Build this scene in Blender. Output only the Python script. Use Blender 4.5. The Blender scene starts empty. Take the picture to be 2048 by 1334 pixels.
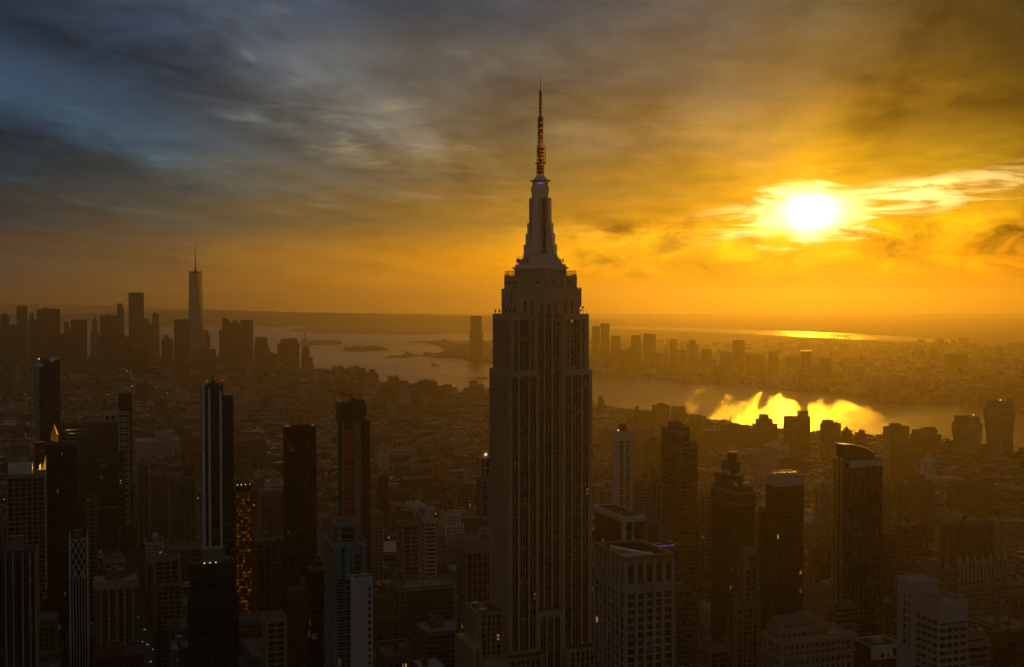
import bpy, math, random
import numpy as np
from mathutils import Vector, Matrix
random.seed(7)
R = math.radians
C = bpy.context.scene.collection
scene = bpy.context.scene

# ---------------------------------------------------------------- camera
F, CX, CY, HC, LEVEL = 2400.0, 1024.0, 667.0, 305.0, 605.0     # photograph pixels (2048 wide)
PITCH = math.atan((CY - LEVEL) / F)
cam_data = bpy.data.cameras.new('camera')
cam = bpy.data.objects.new('camera', cam_data)
C.objects.link(cam)
cam.location = (0, 0, HC)
cam.rotation_euler = (math.pi / 2 - PITCH, 0, 0)
cam_data.sensor_width = 36.0
cam_data.lens = 36.0 * F / 2048.0
cam_data.clip_start = 1.0
cam_data.clip_end = 120000.0
scene.camera = cam
CP, SP = math.cos(PITCH), math.sin(PITCH)

# ---------------------------------------------------------------- exposure
scene.view_settings.view_transform = 'Standard'
scene.view_settings.look = 'None'
scene.view_settings.exposure = 0.0
scene.view_settings.gamma = 1.0
scene.cycles.use_denoising = True
scene.cycles.max_bounces = 6
scene.cycles.diffuse_bounces = 2
scene.cycles.glossy_bounces = 3
scene.cycles.volume_bounces = 1
scene.cycles.transparent_max_bounces = 12
scene.cycles.sample_clamp_indirect = 4.0

# ---------------------------------------------------------------- sky
SUN_AZ, SUN_EL = R(13.95), R(4.15)
SUN_DIR = Vector((math.sin(SUN_AZ) * math.cos(SUN_EL), math.cos(SUN_AZ) * math.cos(SUN_EL), math.sin(SUN_EL)))
SKY_GAIN = 1.0
HAZE_DENSITY = 6.2e-5
HAZE_G = 0.78
SUN_STRENGTH = 0.62
SUN_COLOR = (1.0, 0.42, 0.012)


def lin(c):
    return tuple((x / 255 / 12.92) if x / 255 <= 0.04045 else ((x / 255 + 0.055) / 1.055) ** 2.4 for x in c)


class Nodes:
    def __init__(self, tree):
        self.t = tree

    def new(self, kind, **kw):
        n = self.t.nodes.new(kind)
        for k, v in kw.items():
            setattr(n, k, v)
        return n

    def link(self, a, b):
        self.t.links.new(a, b)

    def put(self, sock, v):
        if isinstance(v, bpy.types.NodeSocket):
            self.t.links.new(v, sock)
        elif v is not None:
            sock.default_value = v

    def m(self, op, a, b=None, c=None, clamp=False):
        n = self.t.nodes.new('ShaderNodeMath')
        n.operation = op
        n.use_clamp = clamp
        for i, v in enumerate((a, b, c)):
            if v is not None:
                self.put(n.inputs[i], v)
        return n.outputs[0]

    def rng(self, v, a, b, c=0.0, d=1.0, smooth=True):
        n = self.t.nodes.new('ShaderNodeMapRange')
        n.interpolation_type = 'SMOOTHSTEP' if smooth else 'LINEAR'
        for i, x in enumerate((v, a, b, c, d)):
            self.put(n.inputs[i], x)
        return n.outputs[0]

    def mix(self, f, a, b, mode='MIX'):
        n = self.t.nodes.new('ShaderNodeMix')
        n.data_type = 'RGBA'
        n.blend_type = mode
        self.put(n.inputs[0], f)
        for s, v in ((n.inputs[6], a), (n.inputs[7], b)):
            if isinstance(v, (tuple, list)):
                s.default_value = (*v[:3], 1)
            else:
                self.put(s, v)
        return n.outputs[2]

    def ramp(self, f, stops):
        n = self.t.nodes.new('ShaderNodeValToRGB')
        self.put(n.inputs[0], f)
        e = n.color_ramp.elements
        while len(e) < len(stops):
            e.new(0.5)
        for i, (p, c) in enumerate(stops):
            e[i].position = p
            e[i].color = (*c[:3], 1)
        return n.outputs[0]

    def noise(self, vec, scale, detail=4, rough=0.55, dist=0.0):
        n = self.t.nodes.new('ShaderNodeTexNoise')
        if vec is not None:
            self.put(n.inputs['Vector'], vec)
        n.inputs['Scale'].default_value = scale
        n.inputs['Detail'].default_value = detail
        n.inputs['Roughness'].default_value = rough
        n.inputs['Distortion'].default_value = dist
        return n.outputs[0]

    def vec(self, x, y, z=0.0):
        n = self.t.nodes.new('ShaderNodeCombineXYZ')
        for i, v in enumerate((x, y, z)):
            self.put(n.inputs[i], v)
        return n.outputs[0]


world = bpy.data.worlds.new("World")
scene.world = world
world.use_nodes = True
world.node_tree.nodes.clear()
N = Nodes(world.node_tree)
tc = N.new('ShaderNodeTexCoord')
sep = N.new('ShaderNodeSeparateXYZ')
N.link(tc.outputs['Generated'], sep.inputs[0])
dx, dy, dz = sep.outputs
az = N.m('MULTIPLY', N.m('ARCTAN2', dx, dy), 57.29578)
el = N.m('MULTIPLY', N.m('ARCSINE', dz), 57.29578)
# cloud sheet seen in perspective: streaks run towards the sun's side of the horizon
inv = N.m('DIVIDE', 1.0, N.m('ADD', N.m('MAXIMUM', dz, 0.0), 0.055))
sx, sy = N.m('MULTIPLY', dx, inv), N.m('MULTIPLY', dy, inv)
SA = R(12)
along = N.m('ADD', N.m('MULTIPLY', sx, math.sin(SA)), N.m('MULTIPLY', sy, math.cos(SA)))
across = N.m('SUBTRACT', N.m('MULTIPLY', sx, math.cos(SA)), N.m('MULTIPLY', sy, math.sin(SA)))
streak = N.noise(N.vec(N.m('MULTIPLY', along, 0.30), across, 3.0), 0.85, 6, 0.52, 0.6)
streak2 = N.noise(N.vec(N.m('MULTIPLY', along, 0.75), across, 8.0), 2.9, 8, 0.58, 0.35)
wisp = N.noise(N.vec(N.m('MULTIPLY', az, 0.22), N.m('ADD', N.m('MULTIPLY', el, 1.3), N.m('MULTIPLY', az, 0.02)), 9.4), 1.1, 10, 0.64, 0.6)
lumps = N.noise(N.vec(N.m('MULTIPLY', az, 0.42), N.m('MULTIPLY', el, 0.9), 5.1), 1.0, 8, 0.6, 0.6)
el_w = N.m('ADD', el, N.m('MULTIPLY', N.m('SUBTRACT', streak, 0.5), N.rng(el, 0.5, 10, 0.8, 6.0)))
az_w = N.m('ADD', az, N.m('MULTIPLY', N.m('SUBTRACT', lumps, 0.5), 5.0))
fa = N.rng(az_w, -24, 24, 0, 1, smooth=False)
AZS = (-24, -16, -8, 0, 8, 14, 20, 24)
ROWS = [
    (0.0, ((84, 64, 48), (132, 90, 38), (205, 130, 20), (236, 150, 2), (218, 128, 0), (210, 122, 0), (208, 118, 0), (190, 105, 0))),
    (2.0, ((80, 66, 52), (112, 84, 46), (180, 120, 30), (240, 154, 4), (236, 150, 0), (236, 150, 0), (232, 145, 0), (215, 128, 0))),
    (4.0, ((50, 58, 58), (82, 76, 60), (118, 96, 54), (165, 120, 40), (208, 144, 22), (238, 170, 14), (230, 165, 10), (214, 152, 18))),
    (6.0, ((30, 50, 62), (58, 69, 69), (104, 96, 74), (136, 110, 60), (170, 124, 34), (226, 160, 22), (192, 145, 24), (158, 120, 24))),
    (8.0, ((36, 58, 76), (50, 69, 81), (94, 94, 86), (116, 102, 74), (138, 106, 52), (162, 118, 34), (138, 104, 26), (114, 90, 24))),
    (11.0, ((44, 62, 80), (47, 64, 82), (88, 91, 90), (92, 88, 77), (94, 81, 58), (110, 86, 46), (100, 78, 34), (80, 66, 30))),
    (14.5, ((34, 47, 70), (56, 67, 81), (52, 65, 81), (62, 71, 79), (78, 74, 68), (82, 72, 48), (72, 61, 35), (52, 47, 31))),
]
col = None
for i, (e0, cs) in enumerate(ROWS):
    c = N.ramp(fa, [((a + 24) / 48, lin(x)) for a, x in zip(AZS, cs)])
    col = c if col is None else N.mix(N.rng(el_w, ROWS[i - 1][0], e0), col, c)
# clear evening air high up and behind the viewer, from the sky model
nish = N.new('ShaderNodeTexSky')
nish.sky_type = 'NISHITA'
nish.sun_disc = False
nish.sun_elevation = SUN_EL
nish.sun_rotation = SUN_AZ
nish.air_density = 1.0
nish.dust_density = 2.0
up = N.mix(1.0, nish.outputs[0], (0.009, 0.0085, 0.008), 'MULTIPLY')
up = N.mix(0.75, up, (0.056, 0.053, 0.049))
col = N.mix(N.rng(el, 14, 34), col, up)
side = N.rng(N.m('ABSOLUTE', az), 26, 85)
col = N.mix(side, col, up)
# brightness of the streaks
amp = N.rng(el, 2.0, 9.0, 0.25, 1.0)
s1 = N.m('MULTIPLY', N.m('SUBTRACT', streak, 0.5), 3.3)
s2 = N.m('MULTIPLY', N.m('SUBTRACT', streak2, 0.5), 1.7)
gain = N.m('ADD', 1.0, N.m('MULTIPLY', N.m('ADD', s1, s2), amp))
# the broad bands of the cloud sheet, dark and light by turns
bandx = N.m('ADD', across, N.m('MULTIPLY', N.m('SUBTRACT', streak2, 0.5), 0.9))
bandv = N.ramp(N.rng(bandx, -4.0, 2.0, 0, 1, smooth=False), [((x + 4) / 6, (v, v, v)) for x, v in (
    (-4.0, 0.54), (-3.15, 0.38), (-2.68, 0.66), (-2.12, 0.36), (-1.45, 0.72), (-0.95, 0.42), (-0.35, 0.54), (0.3, 0.56), (0.9, 0.44), (1.6, 0.48))])
bandg = N.m('ADD', 1.0, N.m('MULTIPLY', N.m('SUBTRACT', bandv, 0.5), N.rng(el, 3.5, 8.5, 0.0, 1.9)))
gain = N.m('MULTIPLY', gain, bandg)
gain = N.m('MAXIMUM', gain, 0.35)
# cumulus low on the sun's side
lowmask = N.m('MULTIPLY', N.rng(el, 0.5, 1.9), N.rng(el, 4.6, 3.2))
lowmask = N.m('MULTIPLY', lowmask, N.rng(az, -1, 5))
gain = N.m('MULTIPLY', gain, N.m('ADD', 1.0, N.m('MULTIPLY', lowmask, N.m('MULTIPLY', N.m('SUBTRACT', lumps, 0.47), 5.0))))
hsv = N.mix(1.0, col, N.vec(gain, gain, gain), 'MULTIPLY')
# golden upper edge of the low bank of cloud
elw2 = N.m('ADD', el, N.m('MULTIPLY', N.m('SUBTRACT', wisp, 0.5), 1.6))
edge = N.m('MULTIPLY', N.m('MULTIPLY', N.rng(elw2, 3.75, 3.25), N.rng(el, 1.0, 2.6)), N.m('MULTIPLY', N.rng(az, -3, 3), N.rng(az, 17, 11)))
# small bright breaks in the sheet
brk = N.rng(streak2, 0.55, 0.74)
brk = N.m('MULTIPLY', brk, N.m('MULTIPLY', N.rng(bandv, 0.42, 0.60), N.m('MULTIPLY', N.rng(el, 3.0, 6.0), N.rng(az, 3, -3))))
hsv = N.mix(N.m('MULTIPLY', brk, 0.5), hsv, N.mix(N.rng(az, -17, -8), lin((98, 132, 142)), lin((178, 158, 118))))
# the sun behind thin cloud
sdot = N.new('ShaderNodeVectorMath', operation='DOT_PRODUCT')
N.link(tc.outputs['Generated'], sdot.inputs[0])
sdot.inputs[1].default_value = SUN_DIR
daz = N.m('SUBTRACT', az, math.degrees(SUN_AZ))
delv = N.m('SUBTRACT', el, math.degrees(SUN_EL))
de = N.m('SQRT', N.m('ADD', N.m('POWER', N.m('MULTIPLY', daz, 0.66), 2), N.m('POWER', delv, 2)))
dr = N.m('SQRT', N.m('ADD', N.m('POWER', daz, 2), N.m('POWER', delv, 2)))
dew = N.m('ADD', de, N.m('MULTIPLY', N.m('SUBTRACT', wisp, 0.5), 5.0))
core = N.m('MULTIPLY', N.rng(dew, 1.75, 0.3), 2.0)
disc = N.m('MULTIPLY', N.rng(dr, 1.7, 0.0), 1.5)
halo = N.m('MULTIPLY', N.m('EXPONENT', N.m('MULTIPLY', dr, -0.75)), 1.0)
halo2 = N.m('MULTIPLY', N.m('EXPONENT', N.m('MULTIPLY', dr, -0.22)), 0.05)
tilt = N.m('SUBTRACT', delv, N.m('MULTIPLY', daz, 0.13))
wmask = N.m('MULTIPLY', N.rng(tilt, -1.1, -0.3), N.rng(tilt, 1.1, 0.4))
wmask = N.m('MULTIPLY', wmask, N.rng(N.m('ABSOLUTE', daz), 13, 3.0, 0.0, 1.0))
wmask = N.m('MULTIPLY', wmask, N.rng(daz, -6.5, -1.5, 0.0, 1.0))
wsp = N.m('MULTIPLY', N.rng(N.m('ADD', wisp, N.m('MULTIPLY', wmask, 0.05)), 0.46, 0.62), N.m('MULTIPLY', wmask, 1.4))


def add(a, f, c):
    n = N.new('ShaderNodeVectorMath', operation='MULTIPLY_ADD')
    N.put(n.inputs[0], N.vec(f, f, f))
    n.inputs[1].default_value = c
    N.link(a, n.inputs[2])
    return n.outputs[0]


hsv = add(hsv, halo, (1.0, 0.52, 0.02))
hsv = add(hsv, halo2, (1.0, 0.40, 0.01))
hsv = add(hsv, N.m('MULTIPLY', edge, 0.30), (1.0, 0.56, 0.02))
hsv = add(hsv, wsp, (1.0, 0.74, 0.30))
hsv = add(hsv, core, (1.0, 0.82, 0.34))
hsv = add(hsv, disc, (1.0, 0.92, 0.7))
# below the horizon: dim
hsv = N.mix(N.rng(el, -0.3, -4.0), hsv, (0.02, 0.016, 0.012))
bg = N.new('ShaderNodeBackground')
N.link(hsv, bg.inputs[0])
bg.inputs[1].default_value = SKY_GAIN
wo = N.new('ShaderNodeOutputWorld')
N.link(bg.outputs[0], wo.inputs[0])

# ---------------------------------------------------------------- sun
sd = bpy.data.lights.new('sun', 'SUN')
sd.energy = SUN_STRENGTH
sd.angle = R(1.5)          # the disc is spread by thin cloud
sd.color = SUN_COLOR
sun = bpy.data.objects.new('sun', sd)
C.objects.link(sun)
sun.rotation_euler = SUN_DIR.to_track_quat('Z', 'Y').to_euler()
sun.location = SUN_DIR * 2000


# ---------------------------------------------------------------- picture geometry
def ray(px, py):
    u, v = (px - CX), (CY - py)
    return Vector((u, F * CP + v * SP, -F * SP + v * CP))


def at(px, py, Y):
    d = ray(px, py)
    k = Y / d.y
    return Vector((d.x * k, Y, HC + d.z * k))


def ground(px, py, z=0.0):
    d = ray(px, py)
    k = (z - HC) / d.z
    return Vector((d.x * k, d.y * k, z))


def project(p):
    x, y, z = p[0], p[1], p[2] - HC
    f = y * CP - z * SP
    v = y * SP + z * CP
    return CX + F * x / f, CY - F * v / f


# ---------------------------------------------------------------- materials
MATS = {}


def base_mat(name):
    m = bpy.data.materials.new(name)
    m.use_nodes = True
    m.node_tree.nodes.clear()
    n = Nodes(m.node_tree)
    out = n.new('ShaderNodeOutputMaterial')
    b = n.new('ShaderNodeBsdfPrincipled')
    n.link(b.outputs[0], out.inputs[0])
    MATS[name] = m
    return m, n, b, out


def wall_mat(name, rgb, rough=0.85, var=0.25, metal=0.0, streaks=True):
    m, n, b, out = base_mat(name)
    t = n.new('ShaderNodeTexCoord')
    mp = n.new('ShaderNodeMapping')
    n.link(t.outputs['Object'], mp.inputs[0])
    mp.inputs['Scale'].default_value = (1, 1, 0.12 if streaks else 1)
    a = n.noise(mp.outputs[0], 0.35, 5, 0.6)
    g = n.noise(t.outputs['Object'], 0.04, 3, 0.5)
    oi = n.new('ShaderNodeObjectInfo')
    k = n.m('ADD', n.m('MULTIPLY', n.m('SUBTRACT', a, 0.5), var * 1.6), n.m('MULTIPLY', n.m('SUBTRACT', g, 0.5), var))
    k = n.m('ADD', n.m('ADD', k, 1.0), n.m('MULTIPLY', n.m('SUBTRACT', oi.outputs['Random'], 0.5), var * 0.8))
    col = n.mix(1.0, rgb, n.vec(k, k, k), 'MULTIPLY')
    n.link(col, b.inputs['Base Color'])
    b.inputs['Roughness'].default_value = rough
    b.inputs['Metallic'].default_value = metal
    return m


def glass_mat(name, rgb, rough=0.12, cell=(3.0, 3.6), lit=0.003, lit_rgb=(1.0, 0.55, 0.18), lit_e=0.22, blind=0.08, blind_rgb=(0.16, 0.14, 0.12), spec=0.5):
    m, n, b, out = base_mat(name)
    uv = n.new('ShaderNodeUVMap')
    s = n.new('ShaderNodeSeparateXYZ')
    n.link(uv.outputs[0], s.inputs[0])
    oi = n.new('ShaderNodeObjectInfo')
    cu = n.m('FLOOR', n.m('DIVIDE', s.outputs[0], cell[0]))
    cv = n.m('FLOOR', n.m('DIVIDE', s.outputs[1], cell[1]))
    wn = n.new('ShaderNodeTexWhiteNoise')
    n.link(n.vec(cu, cv, n.m('MULTIPLY', oi.outputs['Random'], 57.0)), wn.inputs[0])
    v1 = wn.outputs['Value']
    sc = n.new('ShaderNodeSeparateColor')
    n.link(wn.outputs['Color'], sc.inputs[0])
    fv = n.m('FRACT', n.m('DIVIDE', s.outputs[1], cell[1]))
    bl = n.m('MULTIPLY', n.m('GREATER_THAN', sc.outputs[0], 1 - blind), n.m('GREATER_THAN', fv, n.m('MULTIPLY', sc.outputs[1], 0.8)))
    col = n.mix(bl, rgb, blind_rgb)
    k = n.m('ADD', 0.7, n.m('MULTIPLY', sc.outputs[1], 0.6))
    col = n.mix(1.0, col, n.vec(k, k, k), 'MULTIPLY')
    n.link(col, b.inputs['Base Color'])
    n.link(n.m('ADD', rough, n.m('MULTIPLY', sc.outputs[2], 0.15)), b.inputs['Roughness'])
    b.inputs['Specular IOR Level'].default_value = spec
    if lit > 0:
        e = n.m('MULTIPLY', n.m('GREATER_THAN', v1, 1 - lit), n.m('MULTIPLY', n.m('ADD', n.m('POWER', sc.outputs[1], 3.0), 0.10), lit_e * 1.9))
        b.inputs['Emission Color'].default_value = (*lit_rgb, 1)
        n.link(e, b.inputs['Emission Strength'])
    # panes never sit in one plane
    bp = n.new('ShaderNodeBump')
    bp.inputs['Strength'].default_value = 0.05
    bp.inputs['Distance'].default_value = 0.3
    n.link(sc.outputs[0], bp.inputs['Height'])
    return m


def window_wall_mat(name, rgb, cell=(3.2, 3.6), fill=(0.55, 0.5), glass=(0.012, 0.012, 0.014), lit=0.004, var=0.3, rough=0.8, lit_e=0.35):
    """masonry with regular windows, for buildings far off"""
    m, n, b, out = base_mat(name)
    uv = n.new('ShaderNodeUVMap')
    s = n.new('ShaderNodeSeparateXYZ')
    n.link(uv.outputs[0], s.inputs[0])
    g = n.new('ShaderNodeNewGeometry')
    gs = n.new('ShaderNodeSeparateXYZ')
    n.link(g.outputs['Normal'], gs.inputs[0])
    oi = n.new('ShaderNodeObjectInfo')
    uu, vv = n.m('DIVIDE', s.outputs[0], cell[0]), n.m('DIVIDE', s.outputs[1], cell[1])
    wn = n.new('ShaderNodeTexWhiteNoise')
    n.link(n.vec(n.m('FLOOR', uu), n.m('FLOOR', vv), n.m('MULTIPLY', oi.outputs['Random'], 57.0)), wn.inputs[0])
    sc = n.new('ShaderNodeSeparateColor')
    n.link(wn.outputs['Color'], sc.inputs[0])
    win = n.m('MULTIPLY', n.m('LESS_THAN', n.m('ABSOLUTE', n.m('SUBTRACT', n.m('FRACT', uu), 0.5)), fill[0] / 2),
              n.m('LESS_THAN', n.m('ABSOLUTE', n.m('SUBTRACT', n.m('FRACT', vv), 0.5)), fill[1] / 2))
    win = n.m('MULTIPLY', win, n.m('LESS_THAN', n.m('ABSOLUTE', gs.outputs[2]), 0.5))
    t = n.new('ShaderNodeTexCoord')
    a = n.noise(t.outputs['Object'], 0.03, 4, 0.6)
    k = n.m('ADD', 1.0, n.m('ADD', n.m('MULTIPLY', n.m('SUBTRACT', a, 0.5), var * 2), n.m('MULTIPLY', n.m('SUBTRACT', oi.outputs['Random'], 0.5), var)))
    col = n.mix(1.0, rgb, n.vec(k, k, k), 'MULTIPLY')
    col = n.mix(win, col, glass)
    n.link(col, b.inputs['Base Color'])
    n.link(n.m('SUBTRACT', rough, n.m('MULTIPLY', win, rough - 0.2)), b.inputs['Roughness'])
    if lit > 0:
        e = n.m('MULTIPLY', win, n.m('MULTIPLY', n.m('GREATER_THAN', wn.outputs['Value'], 1 - lit), n.m('MULTIPLY', n.m('ADD', sc.outputs[1], 0.2), lit_e)))
        b.inputs['Emission Color'].default_value = (1.0, 0.6, 0.25, 1)
        n.link(e, b.inputs['Emission Strength'])
    return m


def lamp_mat(name, rgb, e):
    m, n, b, out = base_mat(name)
    b.inputs['Base Color'].default_value = (*[x * 0.2 for x in rgb], 1)
    b.inputs['Emission Color'].default_value = (*rgb, 1)
    b.inputs['Emission Strength'].default_value = e
    return m


limestone = wall_mat('limestone', (0.52, 0.42, 0.28), 0.85, 0.32)
wall_mat('cream', (0.34, 0.30, 0.23))
wall_mat('white', (0.60, 0.59, 0.57), 0.7, 0.12)
wall_mat('tan', (0.23, 0.18, 0.13))
wall_mat('brick_red', (0.17, 0.07, 0.045))
wall_mat('brick_brown', (0.14, 0.085, 0.055))
wall_mat('brown_band', (0.27, 0.15, 0.09))
wall_mat('pale_stone', (0.40, 0.38, 0.35), 0.8, 0.2)
wall_mat('grey', (0.20, 0.195, 0.185))
wall_mat('dark_grey', (0.09, 0.088, 0.085))
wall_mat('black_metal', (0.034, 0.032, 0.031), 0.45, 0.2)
wall_mat('bronze', (0.055, 0.036, 0.024), 0.4, 0.2, 0.6)
wall_mat('teal_panel', (0.12, 0.32, 0.30), 0.35, 0.15)
wall_mat('orange_net', (0.55, 0.13, 0.05), 0.8, 0.4)
wall_mat('concrete', (0.30, 0.29, 0.27), 0.9, 0.3)
wall_mat('aluminium', (0.78, 0.75, 0.73), 0.4, 0.1, 0.35)
wall_mat('white_metal', (0.84, 0.86, 0.90), 0.35, 0.06, 0.15)
wall_mat('gold_leaf', (0.85, 0.55, 0.12), 0.35, 0.12, 0.75)
wall_mat('copper_green', (0.12, 0.24, 0.19), 0.6, 0.2)
wall_mat('roof_tar', (0.055, 0.053, 0.05), 0.8, 0.5, streaks=False)
wall_mat('roof_grey', (0.17, 0.165, 0.16), 0.75, 0.4, streaks=False)
wall_mat('roof_silver', (0.42, 0.42, 0.43), 0.6, 0.3, streaks=False)
wall_mat('wood', (0.16, 0.10, 0.06), 0.9, 0.3)
wall_mat('spandrel', (0.035, 0.020, 0.014), 0.5, 0.3)
wall_mat('steel_dark', (0.05, 0.05, 0.05), 0.5, 0.2, 0.5)
wall_mat('car_paint', (0.10, 0.10, 0.11), 0.3, 0.3, streaks=False)
glass_mat('glass', (0.016, 0.016, 0.018))
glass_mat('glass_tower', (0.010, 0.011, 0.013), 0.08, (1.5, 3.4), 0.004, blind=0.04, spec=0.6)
glass_mat('glass_blue', (0.012, 0.020, 0.026), 0.06, (1.6, 3.5), 0.003, blind=0.12, blind_rgb=(0.10, 0.13, 0.15), spec=0.7)
glass_mat('glass_office', (0.012, 0.008, 0.006), 0.12, (1.36, 3.75), 0.006, (1.0, 0.5, 0.16), 0.14, 0.12, (0.22, 0.20, 0.17))
glass_mat('glass_lit', (0.03, 0.014, 0.006), 0.2, (1.8, 3.2), 0.75, (1.0, 0.27, 0.02), 0.075, 0.05)
glass_mat('glass_amber', (0.02, 0.014, 0.010), 0.12, (3.2, 3.4), 0.03, (1.0, 0.42, 0.08), 0.08, 0.06)
lamp_mat('lamp_red', (1.0, 0.04, 0.02), 0.55)
lamp_mat('lamp_orange', (1.0, 0.15, 0.03), 0.34)
lamp_mat('lamp_warm', (1.0, 0.62, 0.25), 1.4)
lamp_mat('lamp_white', (1.0, 0.9, 0.75), 1.6)
lamp_mat('gleam_gold', (1.0, 0.52, 0.07), 0.8)  # no lamp: emission stands in for the gleam on a roof edge
lamp_mat('lamp_purple', (0.40, 0.08, 0.85), 0.30)
lamp_mat('lamp_violet', (0.26, 0.18, 1.0), 0.6)
for nm, rgb in (('far_tan', (0.21, 0.17, 0.12)), ('far_cream', (0.32, 0.28, 0.23)), ('far_red', (0.19, 0.085, 0.055)), ('far_brown', (0.13, 0.085, 0.06)),
                ('far_grey', (0.17, 0.165, 0.16)), ('far_white', (0.48, 0.46, 0.43))):
    window_wall_mat(nm, rgb)
window_wall_mat('far_glass', (0.05, 0.055, 0.06), (3, 3.8), (0.8, 0.7), rough=0.4)
window_wall_mat('far_dark', (0.05, 0.042, 0.036), (3, 3.8), (0.6, 0.6), rough=0.6)
M = MATS


# ---------------------------------------------------------------- mesh builder
class MB:
    def __init__(self):
        self.v, self.f, self.mi, self.uv = [], [], [], []

    def face(self, pts, uvs, mi=0):
        b = len(self.v)
        self.v += [tuple(p) for p in pts]
        self.f.append(tuple(range(b, b + len(pts))))
        self.mi.append(mi)
        self.uv += uvs

    def prism(self, poly, z0, z1, mi=0, top=None, mt=None, bottom=False):
        """poly: counter-clockwise outline; top: the outline at z1 (same count)"""
        top = top or poly
        n = len(poly)
        u = 0.0
        for i in range(n):
            a, b = poly[i], poly[(i + 1) % n]
            c, d = top[(i + 1) % n], top[i]
            L = math.hypot(b[0] - a[0], b[1] - a[1])
            self.face([(a[0], a[1], z0), (b[0], b[1], z0), (c[0], c[1], z1), (d[0], d[1], z1)],
                      [(u, z0), (u + L, z0), (u + L, z1), (u, z1)], mi)
            u += L
        self.face([(p[0], p[1], z1) for p in top], [(p[0], p[1]) for p in top], mi if mt is None else mt)
        if bottom:
            self.face([(p[0], p[1], z0) for p in reversed(poly)], [(p[0], p[1]) for p in reversed(poly)], mi)

    def box(self, x0, x1, y0, y1, z0, z1, mi=0, mt=None, bottom=False):
        self.prism([(x0, y0), (x1, y0), (x1, y1), (x0, y1)], z0, z1, mi, None, mt, bottom)

    def ring(self, x0, x1, y0, y1, z0, z1, t, mi=0):
        self.box(x0, x1, y0, y0 + t, z0, z1, mi)
        self.box(x0, x1, y1 - t, y1, z0, z1, mi)
        self.box(x0, x0 + t, y0 + t, y1 - t, z0, z1, mi)
        self.box(x1 - t, x1, y0 + t, y1 - t, z0, z1, mi)

    def cyl(self, cx, cy, r0, r1, z0, z1, n=12, mi=0, ph=0.0, bottom=False):
        a = [(cx + r0 * math.cos(ph + 2 * math.pi * i / n), cy + r0 * math.sin(ph + 2 * math.pi * i / n)) for i in range(n)]
        r1 = max(r1, 0.001)
        b = [(cx + r1 * math.cos(ph + 2 * math.pi * i / n), cy + r1 * math.sin(ph + 2 * math.pi * i / n)) for i in range(n)]
        self.prism(a, z0, z1, mi, b, None, bottom)

    def bar(self, p, q, w, mi=0, n=4):
        p, q = Vector(p), Vector(q)
        d = q - p
        if d.length < 1e-6:
            return
        d.normalize()
        a = d.cross(Vector((0, 0, 1)) if abs(d.z) < 0.95 else Vector((1, 0, 0))).normalized()
        b = d.cross(a)
        w = w / 2 / math.cos(math.pi / n)
        o = [a * (w * math.cos(math.pi / n + 2 * math.pi * i / n)) + b * (w * math.sin(math.pi / n + 2 * math.pi * i / n)) for i in range(n)]
        for i in range(n):
            j = (i + 1) % n
            self.face([p + o[j], p + o[i], q + o[i], q + o[j]], [(0, 0), (w, 0), (w, 1), (0, 1)], mi)
        self.face([p + x for x in o], [(0, 0)] * n, mi)
        self.face([q + x for x in reversed(o)], [(0, 0)] * n, mi)

    def ball(self, c, r, mi=0, n=8, k=5, squash=1.0):
        c = Vector(c)
        for i in range(k):
            t0, t1 = math.pi * i / k, math.pi * (i + 1) / k
            for j in range(n):
                a0, a1 = 2 * math.pi * j / n, 2 * math.pi * (j + 1) / n
                P = lambda t, a: c + Vector((r * math.sin(t) * math.cos(a), r * math.sin(t) * math.sin(a), r * squash * math.cos(t)))
                pts = [P(t1, a0), P(t1, a1), P(t0, a1), P(t0, a0)]
                if i == 0:
                    pts = pts[:3]
                elif i == k - 1:
                    pts = [pts[0], pts[2], pts[3]]
                self.face(pts, [(0, 0)] * len(pts), mi)

    def build(self, name, mats, parent=None, loc=None, rot=0.0):
        if not self.f:
            return None
        me = bpy.data.meshes.new(name)
        me.from_pydata(self.v, [], self.f)
        ul = me.uv_layers.new(name='UVMap')
        ul.data.foreach_set('uv', np.array(self.uv, dtype=np.float32).ravel())
        if not isinstance(mats, (list, tuple)):
            mats = [mats]
        for m in mats:
            me.materials.append(MATS[m] if isinstance(m, str) else m)
        if len(mats) > 1:
            me.polygons.foreach_set('material_index', self.mi)
        me.update()
        o = bpy.data.objects.new(name, me)
        C.objects.link(o)
        if parent is not None:
            o.parent = parent
        if loc is not None:
            o.location = loc
            o.rotation_euler = (0, 0, rot)
        return o


def tag(o, label, cat, group=None, kind=None):
    o['label'] = label
    o['category'] = cat
    if group:
        o['group'] = group
    if kind:
        o['kind'] = kind
    return o


def thing(name, label, cat, loc, rot=0.0, group=None):
    e = bpy.data.objects.new(name, None)
    e.empty_display_size = 5
    C.objects.link(e)
    e.location = loc
    e.rotation_euler = (0, 0, rot)
    return tag(e, label, cat, group)


def structure(name, mb, mats):
    o = mb.build(name, mats)
    o['kind'] = 'structure'
    return o


def each(name, boxes, mat, parent):
    """every box a part of its own"""
    for q in boxes:
        one = MB()
        one.box(*q)
        one.build(name, mat, parent)


GZ = 2.0                       # street level above the river
ROT = R(19.6)                  # the avenue grid, seen from here
SEEN = []                      # (left px, right px, top px, bottom px, depth) of every named building
FOOT = []                      # (x, y, half size) of every named building
REFS = []                      # (short phrase, px, py, depth) used in the labels of ordinary blocks

# ---------------------------------------------------------------- land and water
def poly_land(name, pts, z, mat, drop=3.0):
    mb = MB()
    area = sum(pts[i][0] * pts[(i + 1) % len(pts)][1] - pts[(i + 1) % len(pts)][0] * pts[i][1] for i in range(len(pts)))
    if area < 0:
        pts = pts[::-1]
    mb.prism([(p[0], p[1]) for p in pts], z - drop, z, 0)
    return structure(name, mb, mat)


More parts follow.
